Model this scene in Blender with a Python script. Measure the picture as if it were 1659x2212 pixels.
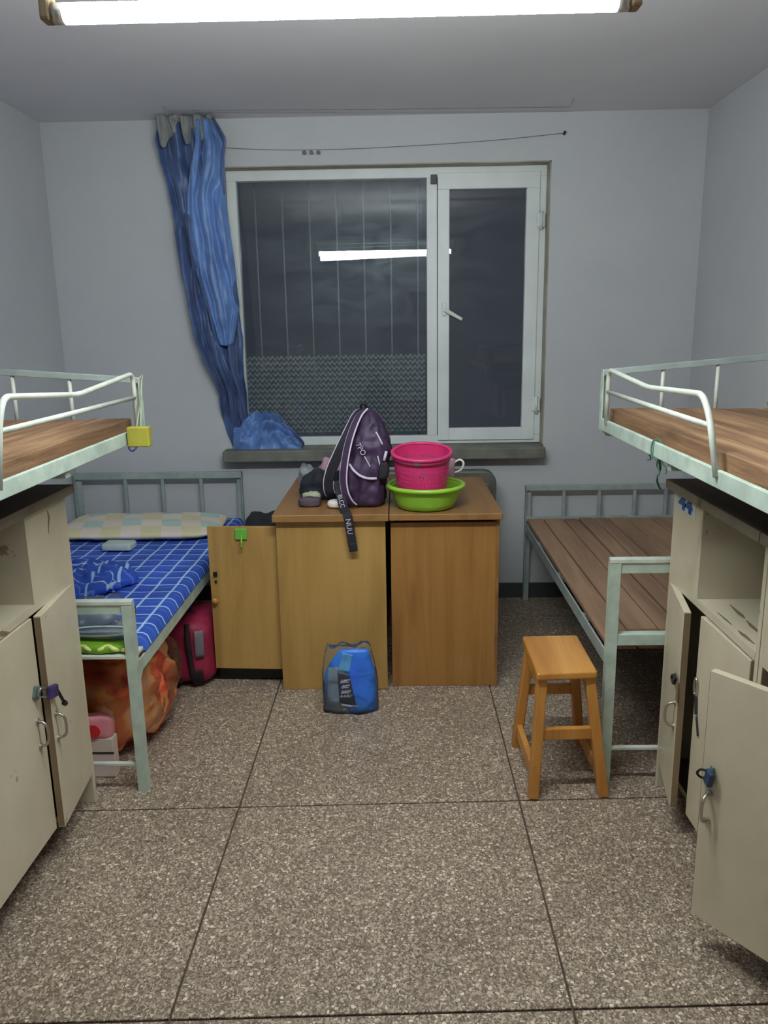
import bpy, bmesh, math, random
from mathutils import Vector, Matrix, noise

for o in list(bpy.data.objects):
    bpy.data.objects.remove(o, do_unlink=True)
S = bpy.context.scene
COL = S.collection

# ------------------------------------------------------------------ camera
FPX = 1718.0
cam_data = bpy.data.cameras.new('camera')
cam_data.sensor_fit = 'HORIZONTAL'
cam_data.sensor_width = 36.0
cam_data.lens = FPX / 1659.0 * 36.0
cam_data.clip_start = 0.05
cam = bpy.data.objects.new('camera', cam_data)
COL.objects.link(cam)
RX = (0.99975179, -0.01128938, -0.01920686)
RY = (0.01615687, -0.22619625, 0.97394775)
RZ = (-0.01533979, -0.97401633, -0.2259577)
cam.matrix_world = Matrix((
    (RX[0], -RX[1], -RX[2], 0.0),
    (RY[0], -RY[1], -RY[2], 0.0),
    (RZ[0], -RZ[1], -RZ[2], 1.5),
    (0, 0, 0, 1)))
S.camera = cam

# ------------------------------------------------------------------ world / exposure
world = bpy.data.worlds.new('night')
S.world = world
world.use_nodes = True
world.node_tree.nodes['Background'].inputs[0].default_value = (0.034, 0.039, 0.050, 1)
world.node_tree.nodes['Background'].inputs[1].default_value = 1.0
LAMP_STRENGTH = 165.0
S.view_settings.view_transform = 'Standard'
S.view_settings.look = 'None'
S.view_settings.gamma = 1.0
S.view_settings.use_curve_mapping = False
S.view_settings.exposure = 0.0

# ------------------------------------------------------------------ colour helpers
def lin(v):
    v /= 255.0
    return v / 12.92 if v <= 0.04045 else ((v + 0.055) / 1.055) ** 2.4

def P(r, g, b, k=1.5):
    return tuple(min(0.92, lin(x) * k) for x in (r, g, b)) + (1.0,)

# ------------------------------------------------------------------ materials
MATS = {}
def new_mat(name):
    m = bpy.data.materials.new(name)
    m.use_nodes = True
    nt = m.node_tree
    nt.nodes.clear()
    out = nt.nodes.new('ShaderNodeOutputMaterial')
    MATS[name] = m
    return m, nt, out

def node(nt, typ, **kw):
    n = nt.nodes.new(typ)
    for k, v in kw.items():
        if k.startswith('i_'):
            key = k[2:]
            key = int(key) if key.isdigit() else key.replace('_', ' ')
            n.inputs[key].default_value = v
        else:
            setattr(n, k, v)
    return n

def math_node(nt, op, a, b=None, clamp=False):
    n = nt.nodes.new('ShaderNodeMath')
    n.operation = op
    n.use_clamp = clamp
    for i, v in enumerate((a, b)):
        if v is None:
            continue
        if isinstance(v, (int, float)):
            n.inputs[i].default_value = v
        else:
            nt.links.new(v, n.inputs[i])
    return n.outputs[0]

def mix_col(nt, fac, a, b):
    n = nt.nodes.new('ShaderNodeMix')
    n.data_type = 'RGBA'
    for sock, v in ((n.inputs[0], fac), (n.inputs[6], a), (n.inputs[7], b)):
        if isinstance(v, (int, float, tuple)):
            sock.default_value = v
        else:
            nt.links.new(v, sock)
    return n.outputs[2]

def ramp(nt, fac, stops):
    n = nt.nodes.new('ShaderNodeValToRGB')
    el = n.color_ramp.elements
    el[0].position, el[0].color = stops[0]
    el[1].position, el[1].color = stops[-1]
    for p, c in stops[1:-1]:
        e = el.new(p)
        e.color = c
    nt.links.new(fac, n.inputs[0])
    return n.outputs[0]

def coords(nt, scale=(1, 1, 1), rot=(0, 0, 0), loc=(0, 0, 0)):
    t = nt.nodes.new('ShaderNodeTexCoord')
    mp = nt.nodes.new('ShaderNodeMapping')
    mp.inputs['Scale'].default_value = scale
    mp.inputs['Rotation'].default_value = rot
    mp.inputs['Location'].default_value = loc
    nt.links.new(t.outputs['Object'], mp.inputs['Vector'])
    return mp.outputs[0]

def noise_tex(nt, vec, scale, detail=4.0, rough=0.55, dist=0.0):
    n = node(nt, 'ShaderNodeTexNoise')
    n.inputs['Scale'].default_value = scale
    n.inputs['Detail'].default_value = detail
    n.inputs['Roughness'].default_value = rough
    n.inputs['Distortion'].default_value = dist
    nt.links.new(vec, n.inputs['Vector'])
    return n.outputs['Fac']

def bsdf(nt, out, col, rough=0.6, metal=0.0, spec=0.5, bump=None, bump_strength=0.2, bump_dist=0.002, **extra):
    b = nt.nodes.new('ShaderNodeBsdfPrincipled')
    if isinstance(col, tuple):
        b.inputs['Base Color'].default_value = col
    else:
        nt.links.new(col, b.inputs['Base Color'])
    if isinstance(rough, (int, float)):
        b.inputs['Roughness'].default_value = rough
    else:
        nt.links.new(rough, b.inputs['Roughness'])
    b.inputs['Metallic'].default_value = metal
    b.inputs['Specular IOR Level'].default_value = spec
    for k, v in extra.items():
        b.inputs[k.replace('_', ' ')].default_value = v
    if bump is not None:
        bn = nt.nodes.new('ShaderNodeBump')
        bn.inputs['Strength'].default_value = bump_strength
        bn.inputs['Distance'].default_value = bump_dist
        nt.links.new(bump, bn.inputs['Height'])
        nt.links.new(bn.outputs[0], b.inputs['Normal'])
    nt.links.new(b.outputs[0], out.inputs[0])
    return b

def mat_plain(name, c1, c2=None, scale=8.0, rough=0.6, stretch=(1, 1, 1), bump=0.1, bscale=None, **kw):
    m, nt, out = new_mat(name)
    v = coords(nt, stretch)
    f = noise_tex(nt, v, scale)
    if c2 is None:
        c2 = tuple(x * 0.8 for x in c1[:3]) + (1,)
    col = ramp(nt, f, [(0.3, c2), (0.7, c1)])
    fb = f if bscale is None else noise_tex(nt, v, bscale)
    bsdf(nt, out, col, rough, bump=fb, bump_strength=bump, **kw)
    return m

def mat_wood(name, c1, c2, c3, axis='z', scale=14.0, rough=0.5, bump=0.15, fine=60.0):
    m, nt, out = new_mat(name)
    st = {'x': (0.08, 1, 1), 'y': (1, 0.08, 1), 'z': (1, 1, 0.08)}[axis]
    v = coords(nt, st)
    f = noise_tex(nt, v, scale, 6.0, 0.6, 0.6)
    f2 = noise_tex(nt, v, fine, 3.0, 0.6)
    v3 = coords(nt)
    f3 = noise_tex(nt, v3, 3.0, 3.0)
    col = ramp(nt, f, [(0.28, c2), (0.52, c1), (0.75, c3)])
    col = mix_col(nt, math_node(nt, 'MULTIPLY', f2, 0.35), col, c2)
    col = mix_col(nt, math_node(nt, 'MULTIPLY', f3, 0.35), col, c2)
    bsdf(nt, out, col, rough, bump=f2, bump_strength=bump, bump_dist=0.002)
    return m

# walls
def make_wall_mat():
    m, nt, out = new_mat('plaster')
    v = coords(nt)
    f = noise_tex(nt, v, 1.3, 5.0, 0.6)
    f2 = noise_tex(nt, v, 26.0, 4.0)
    col = ramp(nt, f, [(0.3, (0.51, 0.53, 0.565, 1)), (0.7, (0.58, 0.595, 0.62, 1))])
    col = mix_col(nt, math_node(nt, 'MULTIPLY', f2, 0.12), col, (0.36, 0.36, 0.37, 1))
    bsdf(nt, out, col, 0.85, spec=0.25, bump=f2, bump_strength=0.12, bump_dist=0.003)
make_wall_mat()
mat_plain('ceiling_paint', (0.74, 0.74, 0.77, 1), (0.68, 0.68, 0.715, 1), 1.5, 0.9, bump=0.08, spec=0.2)
mat_plain('reveal_plaster', P(142, 138, 128, 1.8), P(116, 112, 103, 1.7), 6.0, 0.9, bump=0.3)
mat_plain('sill_stone', P(100, 100, 93, 1.7), P(78, 78, 73, 1.6), 9.0, 0.7, bump=0.25)
mat_plain('skirting_paint', P(62, 66, 66, 1.3), P(44, 48, 48, 1.3), 5.0, 0.55)

def make_terrazzo():
    m, nt, out = new_mat('terrazzo')
    v = coords(nt)
    d = noise_tex(nt, v, 60.0, 2.0)
    vo = nt.nodes.new('ShaderNodeTexVoronoi')
    vo.inputs['Scale'].default_value = 108.0
    vo.inputs['Randomness'].default_value = 1.0
    nt.links.new(v, vo.inputs['Vector'])
    ve = nt.nodes.new('ShaderNodeTexVoronoi')
    ve.feature = 'DISTANCE_TO_EDGE'
    ve.inputs['Scale'].default_value = 108.0
    nt.links.new(v, ve.inputs['Vector'])
    sep = nt.nodes.new('ShaderNodeSeparateColor')
    nt.links.new(vo.outputs['Color'], sep.inputs[0])
    chip = ramp(nt, sep.outputs[0], [(0.0, P(104, 92, 79)), (0.3, P(129, 115, 100)), (0.7, P(158, 143, 126)), (1.0, P(200, 187, 170))])
    vs = nt.nodes.new('ShaderNodeTexVoronoi')
    vs.inputs['Scale'].default_value = 240.0
    nt.links.new(v, vs.inputs['Vector'])
    sep2 = nt.nodes.new('ShaderNodeSeparateColor')
    nt.links.new(vs.outputs['Color'], sep2.inputs[0])
    matrix = ramp(nt, sep2.outputs[1], [(0.0, P(78, 68, 59)), (0.6, P(118, 104, 91)), (1.0, P(172, 158, 142))])
    edge = math_node(nt, 'GREATER_THAN', ve.outputs['Distance'], 0.12)
    rnd = math_node(nt, 'GREATER_THAN', sep.outputs[2], 0.30)
    mask = math_node(nt, 'MULTIPLY', edge, rnd)
    col = mix_col(nt, mask, matrix, chip)
    st = noise_tex(nt, v, 2.2, 5.0, 0.6)
    stm = ramp(nt, st, [(0.38, (1, 1, 1, 1)), (0.62, (0, 0, 0, 1))])
    sc = nt.nodes.new('ShaderNodeMix')
    sc.data_type = 'RGBA'
    sc.blend_type = 'MULTIPLY'
    nt.links.new(math_node(nt, 'MULTIPLY', stm, 0.45), sc.inputs[0])
    nt.links.new(col, sc.inputs[6])
    sc.inputs[7].default_value = (0.66, 0.62, 0.60, 1)
    bsdf(nt, out, sc.outputs[2], 0.48, spec=0.4, bump=d, bump_strength=0.05)
make_terrazzo()
mat_plain('joint', P(84, 70, 58, 1.3), P(64, 52, 43, 1.3), 20, 0.9)

# paint / metal
mat_plain('bed_paint', P(164, 178, 168, 1.55), P(140, 154, 144, 1.5), 16, 0.45, bump=0.06)
mat_plain('bed_paint_grey', P(140, 150, 148, 1.5), P(120, 131, 130, 1.45), 14, 0.5, bump=0.06)
mat_plain('rail_white', P(196, 200, 192, 1.3), P(172, 178, 168, 1.3), 18, 0.35, bump=0.03)
mat_plain('upvc', P(186, 192, 192, 1.6), P(172, 178, 179, 1.6), 4, 0.4, bump=0.02)
mat_plain('upvc_grey', P(90, 92, 90, 1.2), P(70, 72, 70, 1.2), 8, 0.6)  # darker grey plastic for the window latch
mat_plain('grime_metal', P(70, 72, 74, 1.2), P(50, 52, 54, 1.2), 20, 0.5, metal=0.4)
mat_plain('chrome', (0.55, 0.53, 0.48, 1), (0.4, 0.38, 0.34, 1), 20, 0.3, metal=0.9, bump=0.02)
mat_plain('black_metal', P(24, 24, 26, 1.2), P(12, 12, 14, 1.2), 20, 0.45)
mat_plain('radiator_paint', P(92, 94, 88, 1.3), P(66, 68, 64, 1.3), 12, 0.5)
mat_plain('wire_grey', P(118, 118, 120, 1.3), P(100, 100, 104, 1.3), 20, 0.6)

def make_cabinet_mat():
    m, nt, out = new_mat('cabinet_paint')
    v = coords(nt)
    f = noise_tex(nt, v, 2.5, 5.0, 0.6)
    col = ramp(nt, f, [(0.3, P(164, 155, 134, 1.55)), (0.7, P(184, 176, 156, 1.55))])
    f2 = noise_tex(nt, v, 9.0, 8.0, 0.7)
    chips = ramp(nt, f2, [(0.655, (0, 0, 0, 1)), (0.68, (1, 1, 1, 1))])
    col = mix_col(nt, math_node(nt, 'MULTIPLY', chips, 0.7), col, P(104, 86, 62, 1.5))
    v3 = coords(nt, (1, 1, 0.25))
    f3 = noise_tex(nt, v3, 7.0, 5.0)
    col = mix_col(nt, math_node(nt, 'MULTIPLY', f3, 0.22), col, P(122, 113, 90, 1.3))
    bsdf(nt, out, col, 0.42, bump=f2, bump_strength=0.08)
make_cabinet_mat()
mat_plain('cabinet_edge', P(126, 106, 82, 1.4), P(100, 84, 62, 1.35), 10, 0.7, (1, 1, 0.3), 0.2)
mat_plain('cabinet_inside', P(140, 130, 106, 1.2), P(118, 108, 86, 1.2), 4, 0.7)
mat_plain('cabinet_top_edge', P(122, 114, 98, 1.4), P(96, 88, 76, 1.35), 12, 0.7, (1, 0.3, 1))
mat_wood('cabinet_top', P(88, 80, 72, 1.2), P(60, 54, 49, 1.2), P(106, 97, 87, 1.2), 'y', 10)
mat_plain('recess_shade', P(36, 30, 24, 1.0), P(24, 20, 16, 1.0), 10, 0.8)  # near-black brown, shade of the desk recess put into the colour

mat_wood('plank_brown', P(140, 106, 76, 1.5), P(84, 60, 44, 1.3), P(182, 150, 112, 1.55), 'y', 22, 0.7, 0.8, 90)
mat_wood('plank_dull', P(138, 110, 86, 1.5), P(100, 76, 60, 1.4), P(158, 130, 104, 1.5), 'y', 10, 0.7, 0.35, 60)
mat_wood('desk_veneer', P(160, 127, 72, 1.5), P(134, 103, 54, 1.4), P(172, 140, 84, 1.5), 'z', 9, 0.45, 0.05, 80)
mat_wood('desk_veneer_orange', P(148, 107, 57, 1.45), P(122, 82, 38, 1.35), P(158, 120, 68, 1.45), 'z', 14, 0.45, 0.05, 90)
mat_wood('desk_top', P(136, 100, 58, 1.4), P(104, 70, 38, 1.3), P(150, 114, 72, 1.4), 'y', 8, 0.4, 0.05, 70)
mat_wood('stool_wood', P(182, 128, 62, 1.4), P(144, 94, 40, 1.3), P(200, 152, 88, 1.4), 'z', 9, 0.35, 0.05, 60)
mat_wood('stool_seat_wood', P(190, 134, 66, 1.4), P(150, 98, 42, 1.3), P(210, 162, 96, 1.4), 'y', 9, 0.32, 0.05, 60)

# textiles
def mat_satin(name, c1, c2, rough=0.36):
    m, nt, out = new_mat(name)
    v = coords(nt, (1, 1, 0.3))
    f = noise_tex(nt, v, 16, 4)
    col = ramp(nt, f, [(0.3, c2), (0.7, c1)])
    bsdf(nt, out, col, rough, spec=0.45, bump=noise_tex(nt, coords(nt, (1, 1, 0.3)), 26, 3), bump_strength=0.25, bump_dist=0.004, Sheen_Weight=0.25)
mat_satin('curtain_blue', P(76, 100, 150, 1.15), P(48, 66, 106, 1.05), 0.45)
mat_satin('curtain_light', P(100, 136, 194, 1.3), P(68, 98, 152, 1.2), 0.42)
mat_satin('curtain_heading', P(140, 140, 136, 1.3), P(104, 110, 114, 1.2), 0.7)

def make_plaid():
    m, nt, out = new_mat('plaid_blue')
    t = coords(nt)
    sep = nt.nodes.new('ShaderNodeSeparateXYZ')
    nt.links.new(t, sep.inputs[0])
    def stripes(s, pitch, w, off=0.0):
        a = math_node(nt, 'FRACT', math_node(nt, 'ADD', math_node(nt, 'DIVIDE', s, pitch), 100.0 + off))
        a = math_node(nt, 'ABSOLUTE', math_node(nt, 'SUBTRACT', a, 0.5))
        return math_node(nt, 'MULTIPLY', math_node(nt, 'SUBTRACT', w * 0.5, a), 26.0, True)
    lx = stripes(sep.outputs[0], 0.0775, 0.16, 0.3)
    ly = stripes(sep.outputs[1], 0.086, 0.14)
    ly2 = math_node(nt, 'MULTIPLY', stripes(sep.outputs[1], 0.086, 0.07, 0.38), 0.35)
    bands = math_node(nt, 'MULTIPLY', stripes(sep.outputs[0], 0.31, 0.5, 0.2), 0.25)
    f = noise_tex(nt, t, 5.0, 3)
    base = ramp(nt, f, [(0.3, P(36, 62, 150, 1.35)), (0.7, P(48, 82, 182, 1.4))])
    base = mix_col(nt, bands, base, P(38, 78, 140, 1.3))
    l = math_node(nt, 'MAXIMUM', math_node(nt, 'MAXIMUM', lx, ly), ly2)
    both = math_node(nt, 'MULTIPLY', lx, ly)
    col = mix_col(nt, math_node(nt, 'MULTIPLY', l, 0.85), base, P(158, 184, 232, 1.4))
    col = mix_col(nt, math_node(nt, 'MULTIPLY', both, 0.5), col, P(190, 210, 240, 1.3))
    bsdf(nt, out, col, 0.75, spec=0.3, bump=noise_tex(nt, t, 14, 4), bump_strength=0.35, bump_dist=0.006)
make_plaid()

def make_patchwork():
    m, nt, out = new_mat('patchwork')
    t = coords(nt, (1, 1, 0))
    sep = nt.nodes.new('ShaderNodeSeparateXYZ')
    nt.links.new(t, sep.inputs[0])
    ix = math_node(nt, 'FLOOR', math_node(nt, 'DIVIDE', math_node(nt, 'ADD', sep.outputs[0], math_node(nt, 'MULTIPLY', sep.outputs[1], 0.25)), 0.098))
    iy = math_node(nt, 'FLOOR', math_node(nt, 'DIVIDE', math_node(nt, 'ADD', sep.outputs[1], 10.03), 0.115))
    par = math_node(nt, 'FLOORED_MODULO', math_node(nt, 'ADD', ix, iy), 2.0)
    row = math_node(nt, 'FLOORED_MODULO', iy, 2.0)
    alt = mix_col(nt, row, P(140, 172, 166, 1.4), P(184, 176, 128, 1.4))
    base = mix_col(nt, par, P(198, 180, 172, 1.4), alt)
    f = noise_tex(nt, t, 45, 3)
    col = mix_col(nt, math_node(nt, 'MULTIPLY', f, 0.6), base, P(190, 188, 180, 1.35))
    bsdf(nt, out, col, 0.85, spec=0.2, bump=noise_tex(nt, t, 12, 4), bump_strength=0.4, bump_dist=0.006)
make_patchwork()

def make_quilt():
    m, nt, out = new_mat('quilt_print')
    v = coords(nt)
    vo = nt.nodes.new('ShaderNodeTexVoronoi')
    vo.inputs['Scale'].default_value = 7.0
    nt.links.new(v, vo.inputs['Vector'])
    f = noise_tex(nt, v, 5.0, 3, 0.5, 1.0)
    col = ramp(nt, f, [(0.34, P(168, 40, 36, 1.6)), (0.45, P(214, 92, 56, 1.6)), (0.56, P(228, 136, 76, 1.6)), (0.68, P(226, 160, 140, 1.5))])
    bsdf(nt, out, col, 0.6, bump=noise_tex(nt, v, 9, 4), bump_strength=0.5, bump_dist=0.01)
make_quilt()

def mat_clear(name, tint=(0.9, 0.93, 0.95, 1), milk=0.12, rough=0.12, milk_col=(0.6, 0.65, 0.7, 1), ior=1.45):
    m, nt, out = new_mat(name)
    tr = node(nt, 'ShaderNodeBsdfTransparent')
    tr.inputs[0].default_value = tint
    gl = node(nt, 'ShaderNodeBsdfGlossy')
    gl.inputs['Roughness'].default_value = rough
    gl.inputs['Color'].default_value = (1, 1, 1, 1)
    df = node(nt, 'ShaderNodeBsdfDiffuse')
    df.inputs[0].default_value = milk_col
    fr = node(nt, 'ShaderNodeFresnel')
    fr.inputs['IOR'].default_value = ior
    v = coords(nt)
    nb = noise_tex(nt, v, 30, 4)
    bn = node(nt, 'ShaderNodeBump')
    bn.inputs['Strength'].default_value = 0.7
    bn.inputs['Distance'].default_value = 0.01
    nt.links.new(nb, bn.inputs['Height'])
    nt.links.new(bn.outputs[0], gl.inputs['Normal'])
    nt.links.new(bn.outputs[0], fr.inputs['Normal'])
    m1 = node(nt, 'ShaderNodeMixShader')
    m1.inputs[0].default_value = milk
    nt.links.new(tr.outputs[0], m1.inputs[1])
    nt.links.new(df.outputs[0], m1.inputs[2])
    m2 = node(nt, 'ShaderNodeMixShader')
    nt.links.new(fr.outputs[0], m2.inputs[0])
    nt.links.new(m1.outputs[0], m2.inputs[1])
    nt.links.new(gl.outputs[0], m2.inputs[2])
    nt.links.new(m2.outputs[0], out.inputs[0])
mat_clear('clear_plastic', milk=0.055, rough=0.16, ior=1.18)
mat_clear('milky_plastic', milk=0.5, rough=0.2, milk_col=(0.42, 0.46, 0.52, 1))
mat_clear('quilt_plastic', milk=0.03, rough=0.2, milk_col=(0.4, 0.38, 0.38, 1), ior=1.2)

def make_glass():
    m, nt, out = new_mat('window_glass')
    tr = node(nt, 'ShaderNodeBsdfTransparent')
    tr.inputs[0].default_value = (0.86, 0.89, 0.9, 1)
    gl = node(nt, 'ShaderNodeBsdfGlossy')
    gl.inputs['Roughness'].default_value = 0.0
    dirt = node(nt, 'ShaderNodeBsdfGlossy')
    dirt.inputs['Roughness'].default_value = 0.33
    dirt.inputs['Color'].default_value = (0.55, 0.65, 0.7, 1)
    fr = node(nt, 'ShaderNodeFresnel')
    fr.inputs['IOR'].default_value = 1.5
    v = coords(nt, (1, 1, 2.5))
    f = noise_tex(nt, v, 3.5, 5, 0.6, 1.2)
    dm = math_node(nt, 'MULTIPLY', ramp(nt, f, [(0.35, (0.2, 0.2, 0.2, 1)), (0.7, (1, 1, 1, 1))]), 0.02)
    m1 = node(nt, 'ShaderNodeMixShader')
    nt.links.new(fr.outputs[0], m1.inputs[0])
    nt.links.new(tr.outputs[0], m1.inputs[1])
    nt.links.new(gl.outputs[0], m1.inputs[2])
    m2 = node(nt, 'ShaderNodeMixShader')
    nt.links.new(dm, m2.inputs[0])
    nt.links.new(m1.outputs[0], m2.inputs[1])
    nt.links.new(dirt.outputs[0], m2.inputs[2])
    nt.links.new(m2.outputs[0], out.inputs[0])
make_glass()

def make_film():
    m, nt, out = new_mat('patterned_film')
    t = coords(nt)
    sep = nt.nodes.new('ShaderNodeSeparateXYZ')
    nt.links.new(t, sep.inputs[0])
    def s(expr_a, k):
        return math_node(nt, 'SINE', math_node(nt, 'MULTIPLY', expr_a, k))
    wob = math_node(nt, 'MULTIPLY', s(sep.outputs[0], 250.0), 1.5)
    h = math_node(nt, 'SINE', math_node(nt, 'ADD', math_node(nt, 'MULTIPLY', sep.outputs[2], 215.0), wob))
    dots = math_node(nt, 'MULTIPLY', s(sep.outputs[0], 125.0), s(sep.outputs[2], 107.0))
    h = math_node(nt, 'ADD', h, math_node(nt, 'MULTIPLY', dots, 0.6))
    n = noise_tex(nt, t, 20, 3)
    h2 = math_node(nt, 'ADD', h, math_node(nt, 'MULTIPLY', n, 0.8))
    mask = ramp(nt, h2, [(0.45, (0.08, 0.08, 0.08, 1)), (0.95, (0.7, 0.7, 0.7, 1))])
    tr = node(nt, 'ShaderNodeBsdfTransparent')
    tr.inputs[0].default_value = (0.9, 0.9, 0.9, 1)
    df = node(nt, 'ShaderNodeBsdfPrincipled')
    df.inputs['Base Color'].default_value = (0.50, 0.54, 0.56, 1)
    df.inputs['Roughness'].default_value = 0.4
    bn = node(nt, 'ShaderNodeBump')
    bn.inputs['Strength'].default_value = 0.6
    bn.inputs['Distance'].default_value = 0.004
    nt.links.new(h, bn.inputs['Height'])
    nt.links.new(bn.outputs[0], df.inputs['Normal'])
    mx = node(nt, 'ShaderNodeMixShader')
    nt.links.new(mask, mx.inputs[0])
    nt.links.new(tr.outputs[0], mx.inputs[1])
    nt.links.new(df.outputs[0], mx.inputs[2])
    nt.links.new(mx.outputs[0], out.inputs[0])
make_film()

def make_emit():
    m, nt, out = new_mat('tube_glow')
    e = node(nt, 'ShaderNodeEmission')
    e.inputs[0].default_value = (0.93, 1.0, 0.97, 1)
    e.inputs[1].default_value = LAMP_STRENGTH
    nt.links.new(e.outputs[0], out.inputs[0])
make_emit()

mat_plain('pack_purple', P(70, 47, 82, 1.15), P(44, 30, 56, 1.1), 12, 0.55, bump=0.5, bscale=16, bump_dist=0.006)
mat_plain('pack_dark', P(34, 30, 42, 1.2), P(22, 20, 28, 1.2), 20, 0.7)
mat_plain('piping_white', P(205, 195, 212, 1.3), P(176, 166, 184, 1.3), 30, 0.6)
mat_plain('black_cloth', P(26, 28, 34, 1.2), P(15, 16, 20, 1.2), 9, 0.85, bump=0.5, bscale=18, bump_dist=0.01)
mat_plain('navy_cloth', P(36, 42, 54, 1.2), P(22, 26, 34, 1.2), 9, 0.85, bump=0.5, bscale=20, bump_dist=0.01)
mat_plain('plum_cloth', P(84, 70, 84, 1.25), P(56, 46, 56, 1.2), 12, 0.7, bump=0.3)
mat_plain('pale_green_cloth', P(172, 178, 150, 1.3), P(140, 146, 122, 1.3), 22, 0.8, bump=0.3)
mat_plain('pink_cloth', P(176, 140, 156, 1.3), P(140, 108, 124, 1.3), 24, 0.8, bump=0.4)
mat_plain('white_plastic', P(214, 210, 206, 1.3), P(196, 192, 188, 1.3), 6, 0.35, bump=0.02)
mat_plain('basket_pink', P(206, 58, 118, 1.35), P(184, 46, 100, 1.3), 6, 0.35, bump=0.02)
mat_plain('basin_green', P(138, 188, 58, 1.35), P(118, 168, 48, 1.3), 4, 0.32, bump=0.02)
mat_plain('lime', P(112, 158, 34, 1.4), P(84, 126, 26, 1.3), 14, 0.5)
mat_plain('lime_pale', P(196, 204, 124, 1.4), P(170, 184, 104, 1.3), 14, 0.5)
mat_plain('hook_green', P(104, 172, 66, 1.3), P(86, 150, 52, 1.3), 10, 0.4, bump=0.02)
mat_plain('yellow_card', P(168, 164, 62, 1.15), P(144, 138, 48, 1.1), 18, 0.7, (1, 1, 0.3))
mat_plain('green_string', P(70, 120, 100, 1.2), P(52, 96, 80, 1.2), 30, 0.7)
mat_plain('string_pale', P(170, 176, 150, 1.2), P(140, 146, 120, 1.2), 30, 0.7)
mat_plain('padlock_blue', P(40, 62, 96, 1.3), P(28, 44, 72, 1.3), 20, 0.4)
mat_plain('padlock_purple', P(58, 46, 98, 1.3), P(42, 34, 76, 1.3), 20, 0.4)
mat_plain('teal_paint', P(112, 136, 128, 1.2), P(70, 92, 88, 1.2), 30, 0.5)
mat_plain('pouch_blue', P(20, 108, 224, 1.8), P(10, 84, 200, 1.7), 8, 0.35, bump=0.3)
mat_plain('pouch_cyan', P(84, 150, 196, 1.35), P(60, 126, 176, 1.3), 12, 0.35)
mat_plain('pouch_grey', P(124, 138, 152, 1.4), P(96, 112, 128, 1.3), 8, 0.35, bump=0.3)
mat_plain('label_dark', P(36, 34, 60, 1.1), P(24, 22, 44, 1.1), 12, 0.45)
mat_plain('label_print', P(186, 178, 196, 1.3), P(160, 152, 172, 1.3), 40, 0.5)
mat_plain('duffel_red', P(150, 30, 66, 1.2), P(116, 18, 46, 1.1), 8, 0.6, bump=0.3)
mat_plain('duffel_grey', P(112, 104, 112, 1.4), P(86, 80, 86, 1.4), 10, 0.7)
mat_plain('duffel_dark', P(36, 18, 26, 1.2), P(24, 12, 18, 1.2), 10, 0.8)
mat_plain('carton_white', P(206, 190, 182, 1.5), P(186, 170, 162, 1.5), 8, 0.6)
mat_plain('carton_pink', P(224, 150, 158, 1.35), P(208, 120, 130, 1.3), 8, 0.6)
mat_plain('carton_red', P(206, 52, 54, 1.4), P(184, 36, 40, 1.4), 8, 0.6)
mat_plain('tissue_white', P(186, 196, 190, 1.35), P(160, 176, 172, 1.3), 10, 0.6)
mat_plain('sticker_blue', P(52, 96, 150, 1.25), P(34, 70, 118, 1.2), 30, 0.5)
mat_plain('sticker_pale', P(172, 178, 172, 1.4), P(158, 168, 166, 1.35), 30, 0.5)
mat_plain('bar_paint', P(150, 158, 162, 1.5), P(130, 138, 142, 1.5), 10, 0.5)

# ------------------------------------------------------------------ object helpers
ORG = {}
def link(o):
    COL.objects.link(o)
    return o

def thing(name, loc, label, cat, group=None, kind=None):
    o = link(bpy.data.objects.new(name, None))
    o.empty_display_size = 0.1
    o.location = loc
    ORG[o.name] = Vector(loc)
    if kind:
        o['kind'] = kind
    if label:
        o['label'] = label
    if cat:
        o['category'] = cat
    if group:
        o['group'] = group
    return o

def obj(name, bm, mat, parent=None, smooth=False, bevel=0.0, solid=0.0, sub=0, segs=2, angle=35):
    """link a bmesh (world coordinates) as one mesh object"""
    bmesh.ops.recalc_face_normals(bm, faces=bm.faces)
    if parent is not None:
        org = ORG[parent.name]
    else:
        xs = [v.co for v in bm.verts]
        org = Vector((sum(c.x for c in xs) / len(xs), sum(c.y for c in xs) / len(xs), min(c.z for c in xs)))
    for v in bm.verts:
        v.co -= org
    me = bpy.data.meshes.new(name)
    bm.to_mesh(me)
    bm.free()
    me.materials.append(MATS[mat])
    if smooth:
        me.polygons.foreach_set('use_smooth', [True] * len(me.polygons))
    o = link(bpy.data.objects.new(name, me))
    if parent is not None:
        o.parent = parent
    else:
        o.location = org
    ORG[o.name] = org
    if solid:
        md = o.modifiers.new('solid', 'SOLIDIFY')
        md.thickness = solid
        md.offset = 0.0
    if bevel:
        md = o.modifiers.new('bevel', 'BEVEL')
        md.width = bevel
        md.segments = segs
        md.limit_method = 'ANGLE'
        md.angle_limit = math.radians(angle)
    if sub:
        md = o.modifiers.new('sub', 'SUBSURF')
        md.levels = sub
        md.render_levels = sub
    return o

def tag(o, label, cat, group=None, kind=None):
    o['label'] = label
    if cat:
        o['category'] = cat
    if group:
        o['group'] = group
    if kind:
        o['kind'] = kind
    return o

def struct(o, label=None):
    o['kind'] = 'structure'
    if label:
        o['label'] = label
    return o

def B(*boxes):
    bm = bmesh.new()
    for b in boxes:
        abox(bm, *b)
    return bm

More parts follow.
